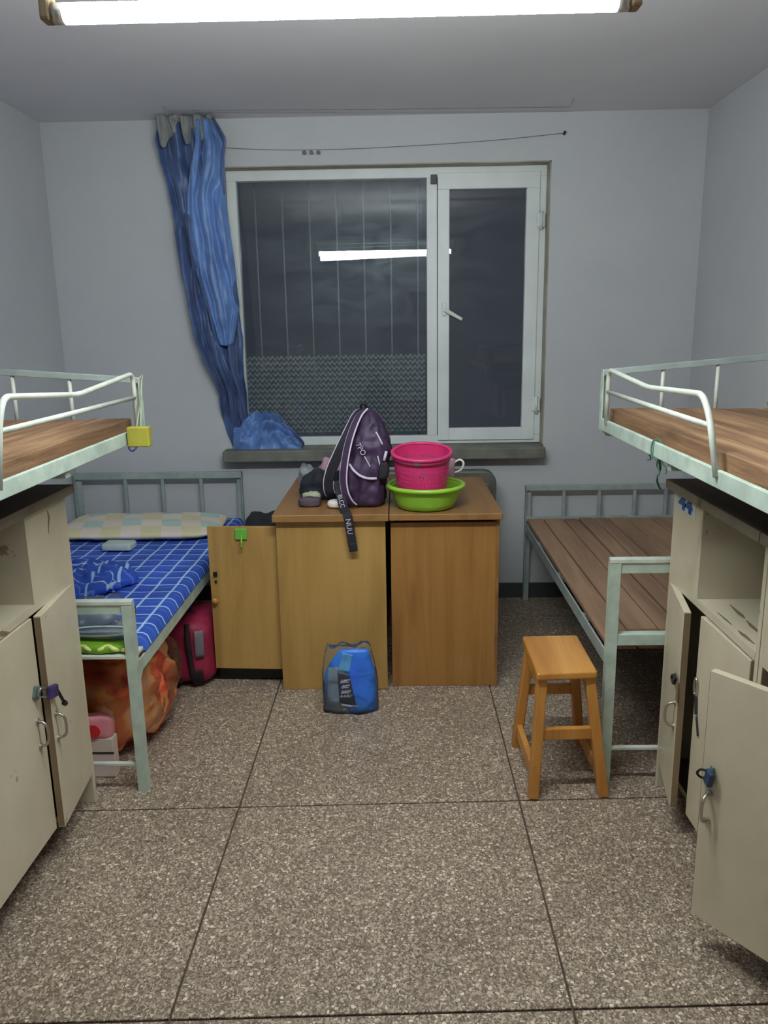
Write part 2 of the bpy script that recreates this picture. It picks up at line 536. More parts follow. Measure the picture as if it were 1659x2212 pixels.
def abox(bm, x0, x1, y0, y1, z0, z1):
    vs = [bm.verts.new(p) for p in ((x0, y0, z0), (x1, y0, z0), (x1, y1, z0), (x0, y1, z0),
                                    (x0, y0, z1), (x1, y0, z1), (x1, y1, z1), (x0, y1, z1))]
    for f in ((0, 3, 2, 1), (4, 5, 6, 7), (0, 1, 5, 4), (1, 2, 6, 5), (2, 3, 7, 6), (3, 0, 4, 7)):
        bm.faces.new([vs[i] for i in f])
    return vs

def abar(bm, p0, p1, w, h, up=(0, 0, 1), w1=None, h1=None):
    """box bar from p0 to p1, w across, h along 'up'"""
    p0, p1 = Vector(p0), Vector(p1)
    d = (p1 - p0).normalized()
    u = Vector(up)
    s = d.cross(u)
    if s.length < 1e-5:
        s = d.cross(Vector((1, 0, 0)))
    s.normalize()
    u = s.cross(d).normalized()
    w1 = w if w1 is None else w1
    h1 = h if h1 is None else h1
    vs = []
    for p, ww, hh in ((p0, w, h), (p1, w1, h1)):
        for a, b in ((-1, -1), (1, -1), (1, 1), (-1, 1)):
            vs.append(bm.verts.new(p + s * (a * ww / 2) + u * (b * hh / 2)))
    for f in ((0, 3, 2, 1), (4, 5, 6, 7), (0, 1, 5, 4), (1, 2, 6, 5), (2, 3, 7, 6), (3, 0, 4, 7)):
        bm.faces.new([vs[i] for i in f])

def bar(p0, p1, w, h, up=(0, 0, 1), w1=None, h1=None):
    bm = bmesh.new()
    abar(bm, p0, p1, w, h, up, w1, h1)
    return bm

def smooth_path(pts, n=6):
    pts = [Vector(p) for p in pts]
    if len(pts) < 3:
        return pts
    out = []
    for i in range(len(pts) - 1):
        p0 = pts[max(i - 1, 0)]
        p1, p2 = pts[i], pts[i + 1]
        p3 = pts[min(i + 2, len(pts) - 1)]
        for k in range(n):
            t = k / n
            out.append(0.5 * ((2 * p1) + (p2 - p0) * t + (2 * p0 - 5 * p1 + 4 * p2 - p3) * t * t + (3 * p1 - p0 - 3 * p2 + p3) * t ** 3))
    out.append(pts[-1])
    return out

def fillet(pts, r=0.035, n=6):
    pts = [Vector(p) for p in pts]
    out = [pts[0]]
    for a, b, c in zip(pts[:-2], pts[1:-1], pts[2:]):
        r1 = min(r, (a - b).length * 0.45, (c - b).length * 0.45)
        p, q = b + (a - b).normalized() * r1, b + (c - b).normalized() * r1
        for k in range(n + 1):
            t = k / n
            out.append(p * (1 - t) ** 2 + b * 2 * t * (1 - t) + q * t * t)
    out.append(pts[-1])
    return out

def atube(bm, pts, r, seg=8, closed=False):
    pts = [Vector(p) for p in pts]
    n = len(pts)
    rings = []
    prev = None
    for i, p in enumerate(pts):
        if closed:
            d = pts[(i + 1) % n] - pts[i - 1]
        else:
            d = pts[min(i + 1, n - 1)] - pts[max(i - 1, 0)]
        d.normalize()
        if prev is None:
            a = d.cross(Vector((0, 0, 1)))
            if a.length < 1e-3:
                a = d.cross(Vector((1, 0, 0)))
        else:
            a = prev - d * prev.dot(d)
        a.normalize()
        prev = a
        b = d.cross(a)
        rr = r[i] if isinstance(r, (list, tuple)) else r
        rings.append([bm.verts.new(p + (a * math.cos(t) + b * math.sin(t)) * rr) for t in (2 * math.pi * k / seg for k in range(seg))])
    m = n if closed else n - 1
    for i in range(m):
        A, C = rings[i], rings[(i + 1) % n]
        for k in range(seg):
            bm.faces.new((A[k], A[(k + 1) % seg], C[(k + 1) % seg], C[k]))
    if not closed:
        bm.faces.new(rings[0][::-1])
        bm.faces.new(rings[-1])

def tube(pts, r, seg=8, closed=False):
    bm = bmesh.new()
    atube(bm, pts, r, seg, closed)
    return bm

def lathe(profile, c, seg=48, close_bottom=False, close_top=False, skip=None):
    bm = bmesh.new()
    rings = []
    for r, z in profile:
        rings.append([bm.verts.new((c[0] + r * math.cos(2 * math.pi * k / seg), c[1] + r * math.sin(2 * math.pi * k / seg), z)) for k in range(seg)])
    for i in range(len(rings) - 1):
        for k in range(seg):
            if skip and skip(i, k):
                continue
            bm.faces.new((rings[i][k], rings[i][(k + 1) % seg], rings[i + 1][(k + 1) % seg], rings[i + 1][k]))
    if close_bottom:
        bm.faces.new(rings[0][::-1])
    if close_top:
        bm.faces.new(rings[-1])
    return bm

def grid(fn, nu, nv, bm=None):
    bm = bm or bmesh.new()
    vs = [[bm.verts.new(fn(i / nu, j / nv)) for i in range(nu + 1)] for j in range(nv + 1)]
    for j in range(nv):
        for i in range(nu):
            bm.faces.new((vs[j][i], vs[j][i + 1], vs[j + 1][i + 1], vs[j + 1][i]))
    return bm

def loft(sections, caps=True):
    bm = bmesh.new()
    rings = [[bm.verts.new(p) for p in s] for s in sections]
    n = len(rings[0])
    for a, b in zip(rings[:-1], rings[1:]):
        for k in range(n):
            bm.faces.new((a[k], a[(k + 1) % n], b[(k + 1) % n], b[k]))
    if caps:
        bm.faces.new(rings[0][::-1])
        bm.faces.new(rings[-1])
    return bm

def sgnpow(v, e):
    return math.copysign(abs(v) ** e, v)

def fbm(p, scale, seed=0.0, octs=3):
    q = Vector(p) * scale + Vector((seed * 7.13, seed * 3.7, seed * 1.9))
    t, a = 0.0, 1.0
    for _ in range(octs):
        t += a * noise.noise(q)
        q = q * 2.03
        a *= 0.5
    return t

def blob(c, r, amp=0.02, scale=8.0, seed=0, e1=0.6, e2=0.7, nu=40, nv=22, zmin=None, ridge=False):
    """lumpy superellipsoid cushion"""
    c = Vector(c)
    bm = bmesh.new()
    rings = []
    for j in range(1, nv):
        ph = -math.pi / 2 + math.pi * j / nv
        ring = []
        for i in range(nu):
            th = 2 * math.pi * i / nu
            d = Vector((sgnpow(math.cos(ph), e1) * sgnpow(math.cos(th), e2),
                        sgnpow(math.cos(ph), e1) * sgnpow(math.sin(th), e2),
                        sgnpow(math.sin(ph), e1)))
            p = Vector((d.x * r[0], d.y * r[1], d.z * r[2]))
            n = fbm(p + c, scale, seed)
            if ridge:
                n = 0.5 - abs(n) * 1.6
            p += d.normalized() * (amp * n)
            p += c
            if zmin is not None and p.z < zmin:
                p.z = zmin + 0.0005 * j / nv
            ring.append(bm.verts.new(p))
        rings.append(ring)
    for a, b in zip(rings[:-1], rings[1:]):
        for k in range(nu):
            bm.faces.new((a[k], a[(k + 1) % nu], b[(k + 1) % nu], b[k]))
    bm.faces.new(rings[0][::-1])
    bm.faces.new(rings[-1])
    return bm

def ribbon(pts, wdirs, w, t=0.003):
    pts = [Vector(p) for p in pts]
    bm = bmesh.new()
    rings = []
    for i, p in enumerate(pts):
        d = (pts[min(i + 1, len(pts) - 1)] - pts[max(i - 1, 0)]).normalized()
        wd = Vector(wdirs[i] if isinstance(wdirs, list) else wdirs)
        wd = (wd - d * wd.dot(d)).normalized()
        nn = d.cross(wd).normalized()
        rings.append([bm.verts.new(p + wd * (a * w / 2) + nn * (b * t / 2)) for a, b in ((-1, -1), (1, -1), (1, 1), (-1, 1))])
    for A, C in zip(rings[:-1], rings[1:]):
        for k in range(4):
            bm.faces.new((A[k], A[(k + 1) % 4], C[(k + 1) % 4], C[k]))
    bm.faces.new(rings[0][::-1])
    bm.faces.new(rings[-1])
    return bm

def ribbon_edge(pts, wdir, w, side, r):
    pts = [Vector(p) for p in pts]
    out = []
    for i, p in enumerate(pts):
        d = (pts[min(i + 1, len(pts) - 1)] - pts[max(i - 1, 0)]).normalized()
        wd = Vector(wdir)
        wd = (wd - d * wd.dot(d)).normalized()
        out.append(p + wd * (side * w / 2))
    return tube(out, r, 6)

def text_bm(s, size, mtx, extrude=0.0004, bold=0.0):
    cu = bpy.data.curves.new('tmp_text', 'FONT')
    cu.body = s
    cu.size = size
    cu.align_x = 'CENTER'
    cu.align_y = 'CENTER'
    cu.extrude = extrude
    cu.offset = bold
    t = bpy.data.objects.new('tmp_text', cu)
    COL.objects.link(t)
    dg = bpy.context.evaluated_depsgraph_get()
    me = bpy.data.meshes.new_from_object(t.evaluated_get(dg))
    bm = bmesh.new()
    bm.from_mesh(me)
    bmesh.ops.transform(bm, matrix=mtx, verts=bm.verts)
    bpy.data.objects.remove(t)
    bpy.data.meshes.remove(me)
    bpy.data.curves.remove(cu)
    return bm

def frame_mtx(o, x, y):
    x = Vector(x).normalized()
    y = Vector(y)
    y = (y - x * y.dot(x)).normalized()
    z = x.cross(y)
    return Matrix(((x.x, y.x, z.x, o[0]), (x.y, y.y, z.y, o[1]), (x.z, y.z, z.z, o[2]), (0, 0, 0, 1)))

# ------------------------------------------------------------------ the room
XL, XR, YB, YF, ZC = -1.783, 1.551, 4.30, -1.25, 2.528
WX0, WX1, WZ0, WZ1 = -0.885, 0.785, 0.87, 2.305     # window opening
YO = 4.54

bm = B((XL - 0.1, XR + 0.1, YF - 0.1, YO, -0.12, -0.006))
floor = struct(obj('floor', bm, 'joint'))
gx = [XL, -1.432, -0.527, 0.378, 1.283, XR]
gy = [YF, -0.97, -0.15, 0.67, 1.482, 2.292, 3.132, 3.96, YB]
J = 0.0028
for i in range(len(gx) - 1):
    for j in range(len(gy) - 1):
        bm = B((gx[i] + J, gx[i + 1] - J, gy[j] + J * 1.25, gy[j + 1] - J * 1.25, -0.006, 0.0))
        for v in bm.verts:                                    # the cross joints run a little askew
            k = j if v.co.y < (gy[j] + gy[j + 1]) / 2 else j + 1
            if 0 < k < len(gy) - 1:
                v.co.y += 0.033 * (v.co.x + 0.07)
        obj('floor_slab', bm, 'terrazzo', floor, bevel=0.0012, segs=1)

bm = B((XL - 0.1, WX0, YB, YO, 0, ZC), (WX1, XR + 0.1, YB, YO, 0, ZC),
       (WX0, WX1, YB, YO, 0, WZ0 - 0.06), (WX0, WX1, YB, YO, WZ1, ZC))
bmesh.ops.remove_doubles(bm, verts=bm.verts, dist=1e-5)
wall_back = struct(obj('wall_back', bm, 'plaster'))
rv = bmesh.new()
for b in ((WX0 - 0.0005, WX0 + 0.006, YB + 0.001, YO, WZ0, WZ1), (WX1 - 0.006, WX1 + 0.0005, YB + 0.001, YO, WZ0, WZ1), (WX0, WX1, YB + 0.001, YO, WZ1 - 0.006, WZ1 + 0.0005)):
    abox(rv, *b)
obj('reveal', rv, 'reveal_plaster', wall_back)
struct(obj('wall_left', B((XL - 0.1, XL, YF, YB, 0, ZC)), 'plaster'))
struct(obj('wall_right', B((XR, XR + 0.1, YF, YB, 0, ZC)), 'plaster'))
struct(obj('wall_front', B((XL - 0.1, XR + 0.1, YF - 0.1, YF, 0, ZC)), 'plaster'))
struct(obj('ceiling', B((XL - 0.1, XR + 0.1, YF - 0.1, YO, ZC, ZC + 0.1)), 'ceiling_paint'))
struct(obj('baseboard_back', B((XL + 0.012, XR - 0.012, YB - 0.012, YB, 0, 0.085)), 'skirting_paint', bevel=0.002))
struct(obj('baseboard_left', B((XL, XL + 0.012, YF, YB, 0, 0.10)), 'skirting_paint', bevel=0.002))
struct(obj('baseboard_right', B((XR - 0.012, XR, YF, YB, 0, 0.10)), 'skirting_paint', bevel=0.002))
# window sill
bm = bmesh.new()
abox(bm, -0.942, 0.780, 4.195, YB, 0.808, 0.868)
abox(bm, WX0, WX1, YB, YO, 0.812, 0.868)
sill = struct(obj('trim_1', bm, 'sill_stone', bevel=0.006))

# window
win = thing('window_1', (-0.05, 4.40, 0.87), 'white framed window with one wide fixed pane and a narrow hinged sash', None, kind='structure')
FY0, FY1 = 4.385, 4.44
wx0, wx1, wz0, wz1 = WX0 + 0.006, WX1 - 0.006, 0.869, WZ1 - 0.006
obj('frame_bar', B((wx0, wx1, FY0, FY1, 2.249, wz1)), 'upvc', win, bevel=0.003)
obj('frame_bar', B((wx0, wx1, FY0, FY1, wz0, 0.914)), 'upvc', win, bevel=0.003)
obj('frame_bar', B((wx0, wx0 + 0.05, FY0, FY1, 0.914, 2.249)), 'upvc', win, bevel=0.003)
obj('frame_bar', B((0.745, wx1, FY0, FY1, 0.914, 2.249)), 'upvc', win, bevel=0.003)
obj('mullion', B((0.160, 0.214, FY0, FY1, 0.914, 2.249)), 'upvc', win, bevel=0.003)
def pane(name, x0, x1, y, z0, z1, rot, parent):
    c = Vector(((x0 + x1) / 2, y, (z0 + z1) / 2))
    def f(u, v):
        p = Vector((x0 + (x1 - x0) * u, y, z0 + (z1 - z0) * v)) - c
        p.rotate(Matrix.Rotation(rot[0], 3, 'X'))
        p.rotate(Matrix.Rotation(rot[1], 3, 'Z'))
        return p + c
    return obj(name, grid(f, 1, 1), 'window_glass', parent)
pane('glass_pane', wx0 + 0.045, 0.165, 4.408, 0.909, 2.254, (0, 0), win)
def warped(u, v):
    z = 0.909 + 1.345 * v
    return (wx0 + 0.045 + (0.165 - wx0 - 0.045) * u, 4.420 + (0.0115 - 0.0095 * u) * (z - 1.58), z)
obj('glass_pane', grid(warped, 12, 2), 'window_glass', win, True)
film = obj('patterned_film', B((wx0 + 0.05, 0.150, 4.424, 4.4246, 0.935, 1.360)), 'patterned_film', win)
film['label'] = 'patterned grey film on the lower half of the pane'
# hinged sash
sash = obj('sash', B((0.217, 0.744, 4.372, 4.384, 2.190, 2.268)), 'upvc', win, bevel=0.003)
SY0, SY1 = 4.372, 4.412
obj('sash_bar', B((0.217, 0.278, SY0, SY1, 0.888, 2.19)), 'upvc', sash, bevel=0.003)
obj('sash_bar', B((0.676, 0.744, SY0, SY1, 0.888, 2.19)), 'upvc', sash, bevel=0.003)
obj('sash_bar', B((0.278, 0.676, SY0, SY1, 0.888, 0.954)), 'upvc', sash, bevel=0.003)
obj('sash_bar', B((0.278, 0.676, SY0 + 0.012, SY1, 2.19, 2.262)), 'upvc', sash, bevel=0.003)
pane('glass_pane', 0.272, 0.682, 4.398, 0.948, 2.196, (0.0, -0.004), sash)
hd = obj('window_handle', B((0.240, 0.262, 4.360, 4.372, 1.555, 1.625)), 'upvc', sash, bevel=0.004)
bm = bmesh.new()
abar(bm, (0.251, 4.352, 1.588), (0.345, 4.345, 1.535), 0.014, 0.022, w1=0.012, h1=0.016)
obj('handle_lever', bm, 'rail_white', sash, bevel=0.003)
for z in (2.03, 1.08):
    bm = B((0.728, 0.772, 4.362, 4.373, z - 0.035, z + 0.035))
    obj('hinge', bm, 'upvc', sash, bevel=0.004)
    obj('hinge_pin', tube([(0.752, 4.360, z - 0.045), (0.752, 4.360, z + 0.045)], 0.008, 10), 'upvc', sash, True)
obj('latch', B((0.180, 0.214, 4.372, 4.385, 2.215, 2.262)), 'upvc_grey', win, bevel=0.004)

# security bars outside the glass
gr = thing('security_grille', (-0.05, 4.70, 0.80), 'pale vertical security bars outside the dark window', 'grille')
for k in range(8):
    x = -0.93 + 0.150 * k
    obj('grille_bar', tube([(x, 4.66, 0.80), (x, 4.66, 2.42)], 0.0050, 8), 'bar_paint', gr, True)
for z in (0.80, 2.42):
    obj('grille_rail', B((-1.0, 0.19, 4.65, 4.67, z - 0.015, z + 0.015)), 'bar_paint', gr)
for x in (-1.0, 0.18):
    obj('grille_bracket', B((x - 0.015, x + 0.015, YO, 4.67, 0.785, 0.815)), 'bar_paint', gr)
    obj('grille_bracket', B((x - 0.015, x + 0.015, YO, 4.67, 2.405, 2.435)), 'bar_paint', gr)

# ------------------------------------------------------------------ ceiling lamp
lx0, lx1, ly, lz = -0.655, 0.440, 1.756, 2.118
lamp = thing('fluorescent_lamp', (-0.107, ly, lz), 'glowing white fluorescent tube lamp hung below the ceiling', 'lamp')
obj('tube', tube([(lx0, ly, lz), (lx1, ly, lz)], 0.019, 20), 'tube_glow', lamp, True)
for s, x in ((-1, lx0), (1, lx1)):
    obj('end_cap', tube([(x, ly, lz), (x + s * 0.022, ly, lz)], 0.0195, 16), 'chrome', lamp, True)
    obj('lamp_holder', B((min(x + s * 0.022, x + s * 0.045), max(x + s * 0.022, x + s * 0.045), ly - 0.02, ly + 0.02, lz - 0.016, lz + 0.085)), 'cabinet_edge', lamp, bevel=0.006)
obj('batten', B((lx0 - 0.05, lx1 + 0.05, ly - 0.014, ly + 0.014, lz + 0.075, lz + 0.105)), 'upvc', lamp, bevel=0.006)
for x in (-0.45, 0.23):
    obj('hanger_rod', tube([(x, ly, lz + 0.10), (x, ly, ZC)], 0.004, 8), 'wire_grey', lamp, True)

# ------------------------------------------------------------------ curtain and wires
cu = thing('curtain', (-1.0, 4.22, 0.87), 'blue satin curtain bunched up at the left of the window', 'curtain')
edges = [(2.52, -1.156, -0.882), (2.42, -1.18, -0.831), (2.316, -1.172, -0.844), (2.208, -1.141, -0.851), (2.10, -1.126, -0.85),
         (1.99, -1.12, -0.84), (1.876, -1.11, -0.833), (1.763, -1.101, -0.823), (1.647, -1.086, -0.813), (1.531, -1.07, -0.807),
         (1.437, -1.048, -0.803), (1.341, -1.018, -0.803), (1.245, -0.97, -0.799), (1.172, -0.945, -0.798), (1.05, -0.943, -0.802),
         (0.95, -0.924, -0.782), (0.885, -0.905, -0.77)]
def lerp_table(tab, z):
    for a, b in zip(tab[:-1], tab[1:]):
        if a[0] >= z >= b[0]:
            t = (a[0] - z) / (a[0] - b[0])
            return tuple(a[i] + (b[i] - a[i]) * t for i in range(1, len(a)))
    return tab[0][1:] if z > tab[0][0] else tab[-1][1:]
def curtain_fn(u, v):
    z = 2.515 - v * (2.515 - 0.885)
    xl, xr = lerp_table(edges, z)
    x = xl + (xr - xl) * u
    low = max(0.0, min(1.0, (1.25 - z) / 0.3))
    yb = 4.238 + 0.088 * low
    ph = 0.35 * math.sin(2.3 * v + 1) + 0.55 * fbm((u * 1.3, v * 2.2, 0), 1.0, 3)
    a = 0.021 * (1 - 0.45 * low)
    y = yb - a * (math.sin(2 * math.pi * (3.1 * u + ph)) + 0.55 * math.sin(2 * math.pi * (5.7 * u - 1.6 * ph + 0.5 * v))) - 0.016 * math.sin(math.pi * u)
    y += 0.012 * fbm((x * 1.4, z * 0.7, 0), 12, 2)
    x += 0.010 * fbm((u * 2, z, 3), 4, 5)
    return (x, min(y, 4.288 if x < WX0 + 0.01 else 4.37), z)
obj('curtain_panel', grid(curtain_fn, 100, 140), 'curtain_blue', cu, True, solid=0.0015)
fold = [(2.50, -0.985, -0.890), (2.40, -1.000, -0.850), (2.30, -1.020, -0.850), (2.16, -1.040, -0.850), (2.05, -1.048, -0.842), (1.986, -1.047, -0.836), (1.761, -1.015, -0.819),
        (1.60, -0.975, -0.822), (1.531, -0.955, -0.832), (1.46, -0.934, -0.848), (1.43, -0.925, -0.856)]
def fold_fn(u, v):
    z = 2.50 - v * (2.50 - 1.43)
    xl, xr = lerp_table(fold, z)
    x = xl + (xr - xl) * u
    w = xr - xl
    ph = 0.3 * math.sin(2.4 * v) + 0.5 * fbm((u * 1.5, v * 2.5, 1), 1.0, 5)
    a = 0.015 * min(1.0, w / 0.15)
    y = 4.196 - a * (math.sin(2 * math.pi * (1.9 * u + ph)) + 0.45 * math.sin(2 * math.pi * (4.3 * u + ph * 2))) - 0.012 * math.sin(math.pi * u)
    y += 0.006 * fbm((x, z, 0), 16, 2) + 0.03 * (1 - min(1.0, u * 7)) + 0.03 * (1 - min(1.0, (1 - u) * 9))
    return (x, y, z - 0.010 * math.sin(math.pi * u) * v)
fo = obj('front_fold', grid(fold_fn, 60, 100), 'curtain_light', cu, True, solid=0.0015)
fo['label'] = 'lighter blue satin fold hanging in front'
def head_fn(u, v):
    x = -1.160 + 0.265 * u + 0.012 * v * math.sin(9 * u)
    drop = 0.085 + 0.045 * math.sin(2 * math.pi * 1.7 * u + 0.8) + 0.02 * math.sin(2 * math.pi * 4.1 * u)
    z = 2.520 + 0.006 * math.sin(2 * math.pi * 3.2 * u) - v * drop
    y = 4.190 - 0.016 * math.sin(2 * math.pi * 4.3 * u + 0.7 * math.sin(5 * v)) - 0.008 * math.sin(2 * math.pi * 9 * u) + 0.012 * v
    return (x, y, z)
hdg = obj('heading', grid(head_fn, 90, 10), 'curtain_heading', cu, True, solid=0.0015)
hdg['label'] = 'faded grey gathered curtain heading'
def heap_h(u):
    pts = ((0.0, 0.13), (0.12, 0.15), (0.35, 0.188), (0.5, 0.175), (0.66, 0.15), (0.84, 0.09), (1.0, 0.02))
    for a, b in zip(pts[:-1], pts[1:]):
        if a[0] <= u <= b[0]:
            return a[1] + (b[1] - a[1]) * (u - a[0]) / (b[0] - a[0])
def heap_fn(u, v):
    x = -0.892 + 0.368 * u
    h = heap_h(u)
    a = math.pi * v                      # 0 front foot, pi back foot
    d = 0.060 + 0.008 * math.sin(7 * u)
    w1 = fbm((u * 2.6, v * 2.0, 0), 1.3, 4)
    w2 = fbm((u * 3.0, v * 3.0, 2), 2.0, 9)
    t1 = 4.6 * v + 0.9 * u + 0.8 * w1
    r1 = 1 - 2 * abs(2 * (t1 - math.floor(t1)) - 1)
    t2 = 2.2 * v - 2.4 * u + 0.9 * w1 + 0.3
    r2 = 1 - 2 * abs(2 * (t2 - math.floor(t2)) - 1)
    n = 0.55 * r1 + 0.5 * r2 + 1.1 * w2
    k = 1 + 0.2 * n * math.sin(a) ** 0.5
    y = 4.316 - (d * math.cos(a) + 0.030 * n * math.sin(a) ** 0.6)
    z = 0.8692 + h * (math.sin(a) ** 0.8) * k
    return (x + 0.012 * n * math.sin(a), min(y, 4.380), z)
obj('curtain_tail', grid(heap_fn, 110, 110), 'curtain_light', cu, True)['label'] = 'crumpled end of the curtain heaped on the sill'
cw = tag(obj('curtain_wire', tube([(-1.09, 4.06, 2.528), (-1.074, 4.06, 2.512), (-0.1, 4.06, 2.497), (0.82, 4.06, 2.490), (0.835, 4.06, 2.528)], 0.0020, 6), 'wire_grey'), 'taut curtain wire stretched just under the ceiling', 'wire')
wr = thing('drooping_wire', (0.842, 4.29, 2.36), 'thin sagging wire nailed to the wall above the window', 'wire')
obj('strand', tube(smooth_path([(-0.86, 4.292, 2.392), (-0.62, 4.292, 2.378), (-0.30, 4.292, 2.374), (0.1, 4.292, 2.384), (0.5, 4.292, 2.402), (0.842, 4.285, 2.427)]), 0.0016, 6), 'wire_grey', wr)
obj('nail', tube([(0.842, 4.30, 2.425), (0.842, 4.278, 2.43)], 0.007, 8), 'grime_metal', wr)
hk = thing('wall_hook_plate', (-0.42, 4.295, 2.36), 'small grey three-knob hook plate above the window', 'hook')
obj('plate', B((-0.468, -0.372, 4.294, YB, 2.352, 2.374)), 'plaster', hk, bevel=0.002)
for x in (-0.455, -0.42, -0.385):
    obj('knob', tube([(x, 4.30, 2.362), (x, 4.28, 2.360)], 0.010, 10), 'wire_grey', hk, True)

# ------------------------------------------------------------------ radiator behind the desks
rad = thing('radiator', (0.1, 4.1, 0.0), 'grey metal radiator mostly hidden behind the two desks', 'radiator')
def rrect(x0, x1, z0, z1, r, y, n=6):
    pts = []
    for cx, cz, a0 in ((x1 - r, z1 - r, 0), (x0 + r, z1 - r, 90), (x0 + r, z0 + r, 180), (x1 - r, z0 + r, 270)):
        for k in range(n + 1):
            a = math.radians(a0 + 90 * k / n)
            pts.append((cx + r * math.cos(a), y, cz + r * math.sin(a)))
    return pts
obj('panel', loft([rrect(-0.40, 0.506, 0.14, 0.770, 0.065, y) for y in (4.06, 4.14)]), 'radiator_paint', rad, bevel=0.01)
for k in range(9):
    x = -0.33 + 0.095 * k
    obj('rib', loft([rrect(x, x + 0.055, 0.20, 0.71, 0.026, y, 4) for y in (4.045, 4.062)]), 'radiator_paint', rad, bevel=0.004)
for x in (-0.3, 0.40):
    obj('foot', B((x, x + 0.03, 4.08, 4.12, 0, 0.145)), 'radiator_paint', rad)

# ------------------------------------------------------------------ desks
dk = thing('desk', (-0.27, 3.5, 0), 'yellow-brown wooden desk with its cupboard door standing open', 'desk', 'two desks pushed together')
obj('desk_top', B((-0.513, -0.044, 3.097, 3.945, 0.742, 0.772)), 'desk_top', dk, bevel=0.003)
obj('side_panel', B((-0.503, -0.057, 3.128, 3.147, 0, 0.742)), 'desk_veneer', dk, bevel=0.002)
obj('side_panel', B((-0.503, -0.057, 3.915, 3.934, 0, 0.742)), 'desk_veneer', dk, bevel=0.002)
obj('partition', B((-0.48, -0.075, 3.50, 3.516, 0.06, 0.742)), 'desk_veneer', dk)
obj('back_panel', B((-0.075, -0.061, 3.147, 3.915, 0.1, 0.742)), 'desk_veneer', dk)
obj('shelf', B((-0.48, -0.075, 3.147, 3.50, 0.075, 0.091)), 'desk_veneer', dk)
obj('shelf', B((-0.46, -0.075, 3.147, 3.50, 0.40, 0.415)), 'desk_veneer', dk)
obj('drawer_front', B((-0.50, -0.482, 3.52, 3.912, 0.60, 0.735)), 'desk_veneer', dk, bevel=0.002)
bm = bar((-0.508, 3.182, 0.39), (-0.800, 3.198, 0.39), 0.017, 0.632)
dr = obj('door', bm, 'desk_veneer', dk, bevel=0.002)
obj('knob', lathe([(0.004, 0), (0.013, 0.004), (0.015, 0.012), (0.011, 0.02), (0.001, 0.022)], (0, 0), 16), 'stool_wood', dr, True)
kn = [o for o in dr.children][-1]
for v in kn.data.vertices:
    w = v.co + ORG[dr.name]
    v.co = Vector((-0.783 + w.x, 3.187 - w.z, 0.385 + w.y)) - ORG[dr.name]
obj('lock_plate', B((-0.784, -0.768, 3.180, 3.190, 0.492, 0.510)), 'black_metal', dr)
obj('keyhole', B((-0.780, -0.771, 3.182, 3.190, 0.464, 0.473)), 'black_metal', dr)
obj('hinge', tube([(-0.507, 3.178, 0.62), (-0.507, 3.178, 0.66)], 0.005, 8), 'chrome', dr)
obj('hinge', tube([(-0.507, 3.178, 0.14), (-0.507, 3.178, 0.18)], 0.005, 8), 'chrome', dr)

dk2 = thing('desk', (0.19, 3.5, 0), 'orange-brown wooden desk under the green basin', 'desk', 'two desks pushed together')
obj('desk_top', B((-0.041, 0.416, 3.117, 3.930, 0.739, 0.766)), 'desk_top', dk2, bevel=0.003)
obj('side_panel', B((-0.037, 0.402, 3.155, 3.174, 0, 0.722)), 'desk_veneer_orange', dk2, bevel=0.002)
obj('shade_rail', B((-0.03, 0.385, 3.176, 3.19, 0.70, 0.739)), 'recess_shade', dk2)  # strip coloured dark to paint the shade in the gap under the top
obj('corner_strip', B((0.396, 0.409, 3.150, 3.174, 0, 0.739)), 'desk_top', dk2, bevel=0.002)
obj('side_panel', B((-0.037, 0.402, 3.90, 3.919, 0, 0.739)), 'desk_veneer_orange', dk2, bevel=0.002)
obj('back_panel', B((-0.037, -0.023, 3.174, 3.90, 0.1, 0.739)), 'desk_veneer_orange', dk2)
obj('drawer_front', B((0.385, 0.400, 3.20, 3.89, 0.60, 0.735)), 'desk_veneer_orange', dk2, bevel=0.002)
obj('cupboard_door', B((0.385, 0.400, 3.18, 3.50, 0.06, 0.594)), 'desk_veneer_orange', dk2, bevel=0.002)
obj('partition', B((-0.023, 0.384, 3.505, 3.52, 0.06, 0.60)), 'desk_veneer_orange', dk2)

gh = thing('green_hook', (-0.657, 3.175, 0.66), 'small lime green plastic hook stuck on the open desk door', 'hook')
obj('hook_plate', B((-0.682, -0.631, 3.172, 3.1795, 0.652, 0.700)), 'hook_green', gh, bevel=0.004)
obj('hook_arm', tube(smooth_path([(-0.654, 3.172, 0.672), (-0.653, 3.160, 0.650), (-0.653, 3.158, 0.632), (-0.653, 3.150, 0.626)]), 0.0045, 8), 'lime', gh, True)

# black things in the gap between bed and desk
tag(obj('black_garment_bundle', blob((-0.628, 3.60, 0.33), (0.115, 0.17, 0.325), 0.045, 7, 8, 0.5, 0.7, 48, 40, 0.001), 'black_cloth', None, True), 'tall bundle of black clothes stuffed between bed and open desk door', 'clothes')
bx = obj('black_box', B((-0.80, -0.515, 3.235, 3.40, 0.0, 0.062)), 'black_metal', None, bevel=0.006)
tag(bx, 'flat black box on the floor under the open desk door', 'box')

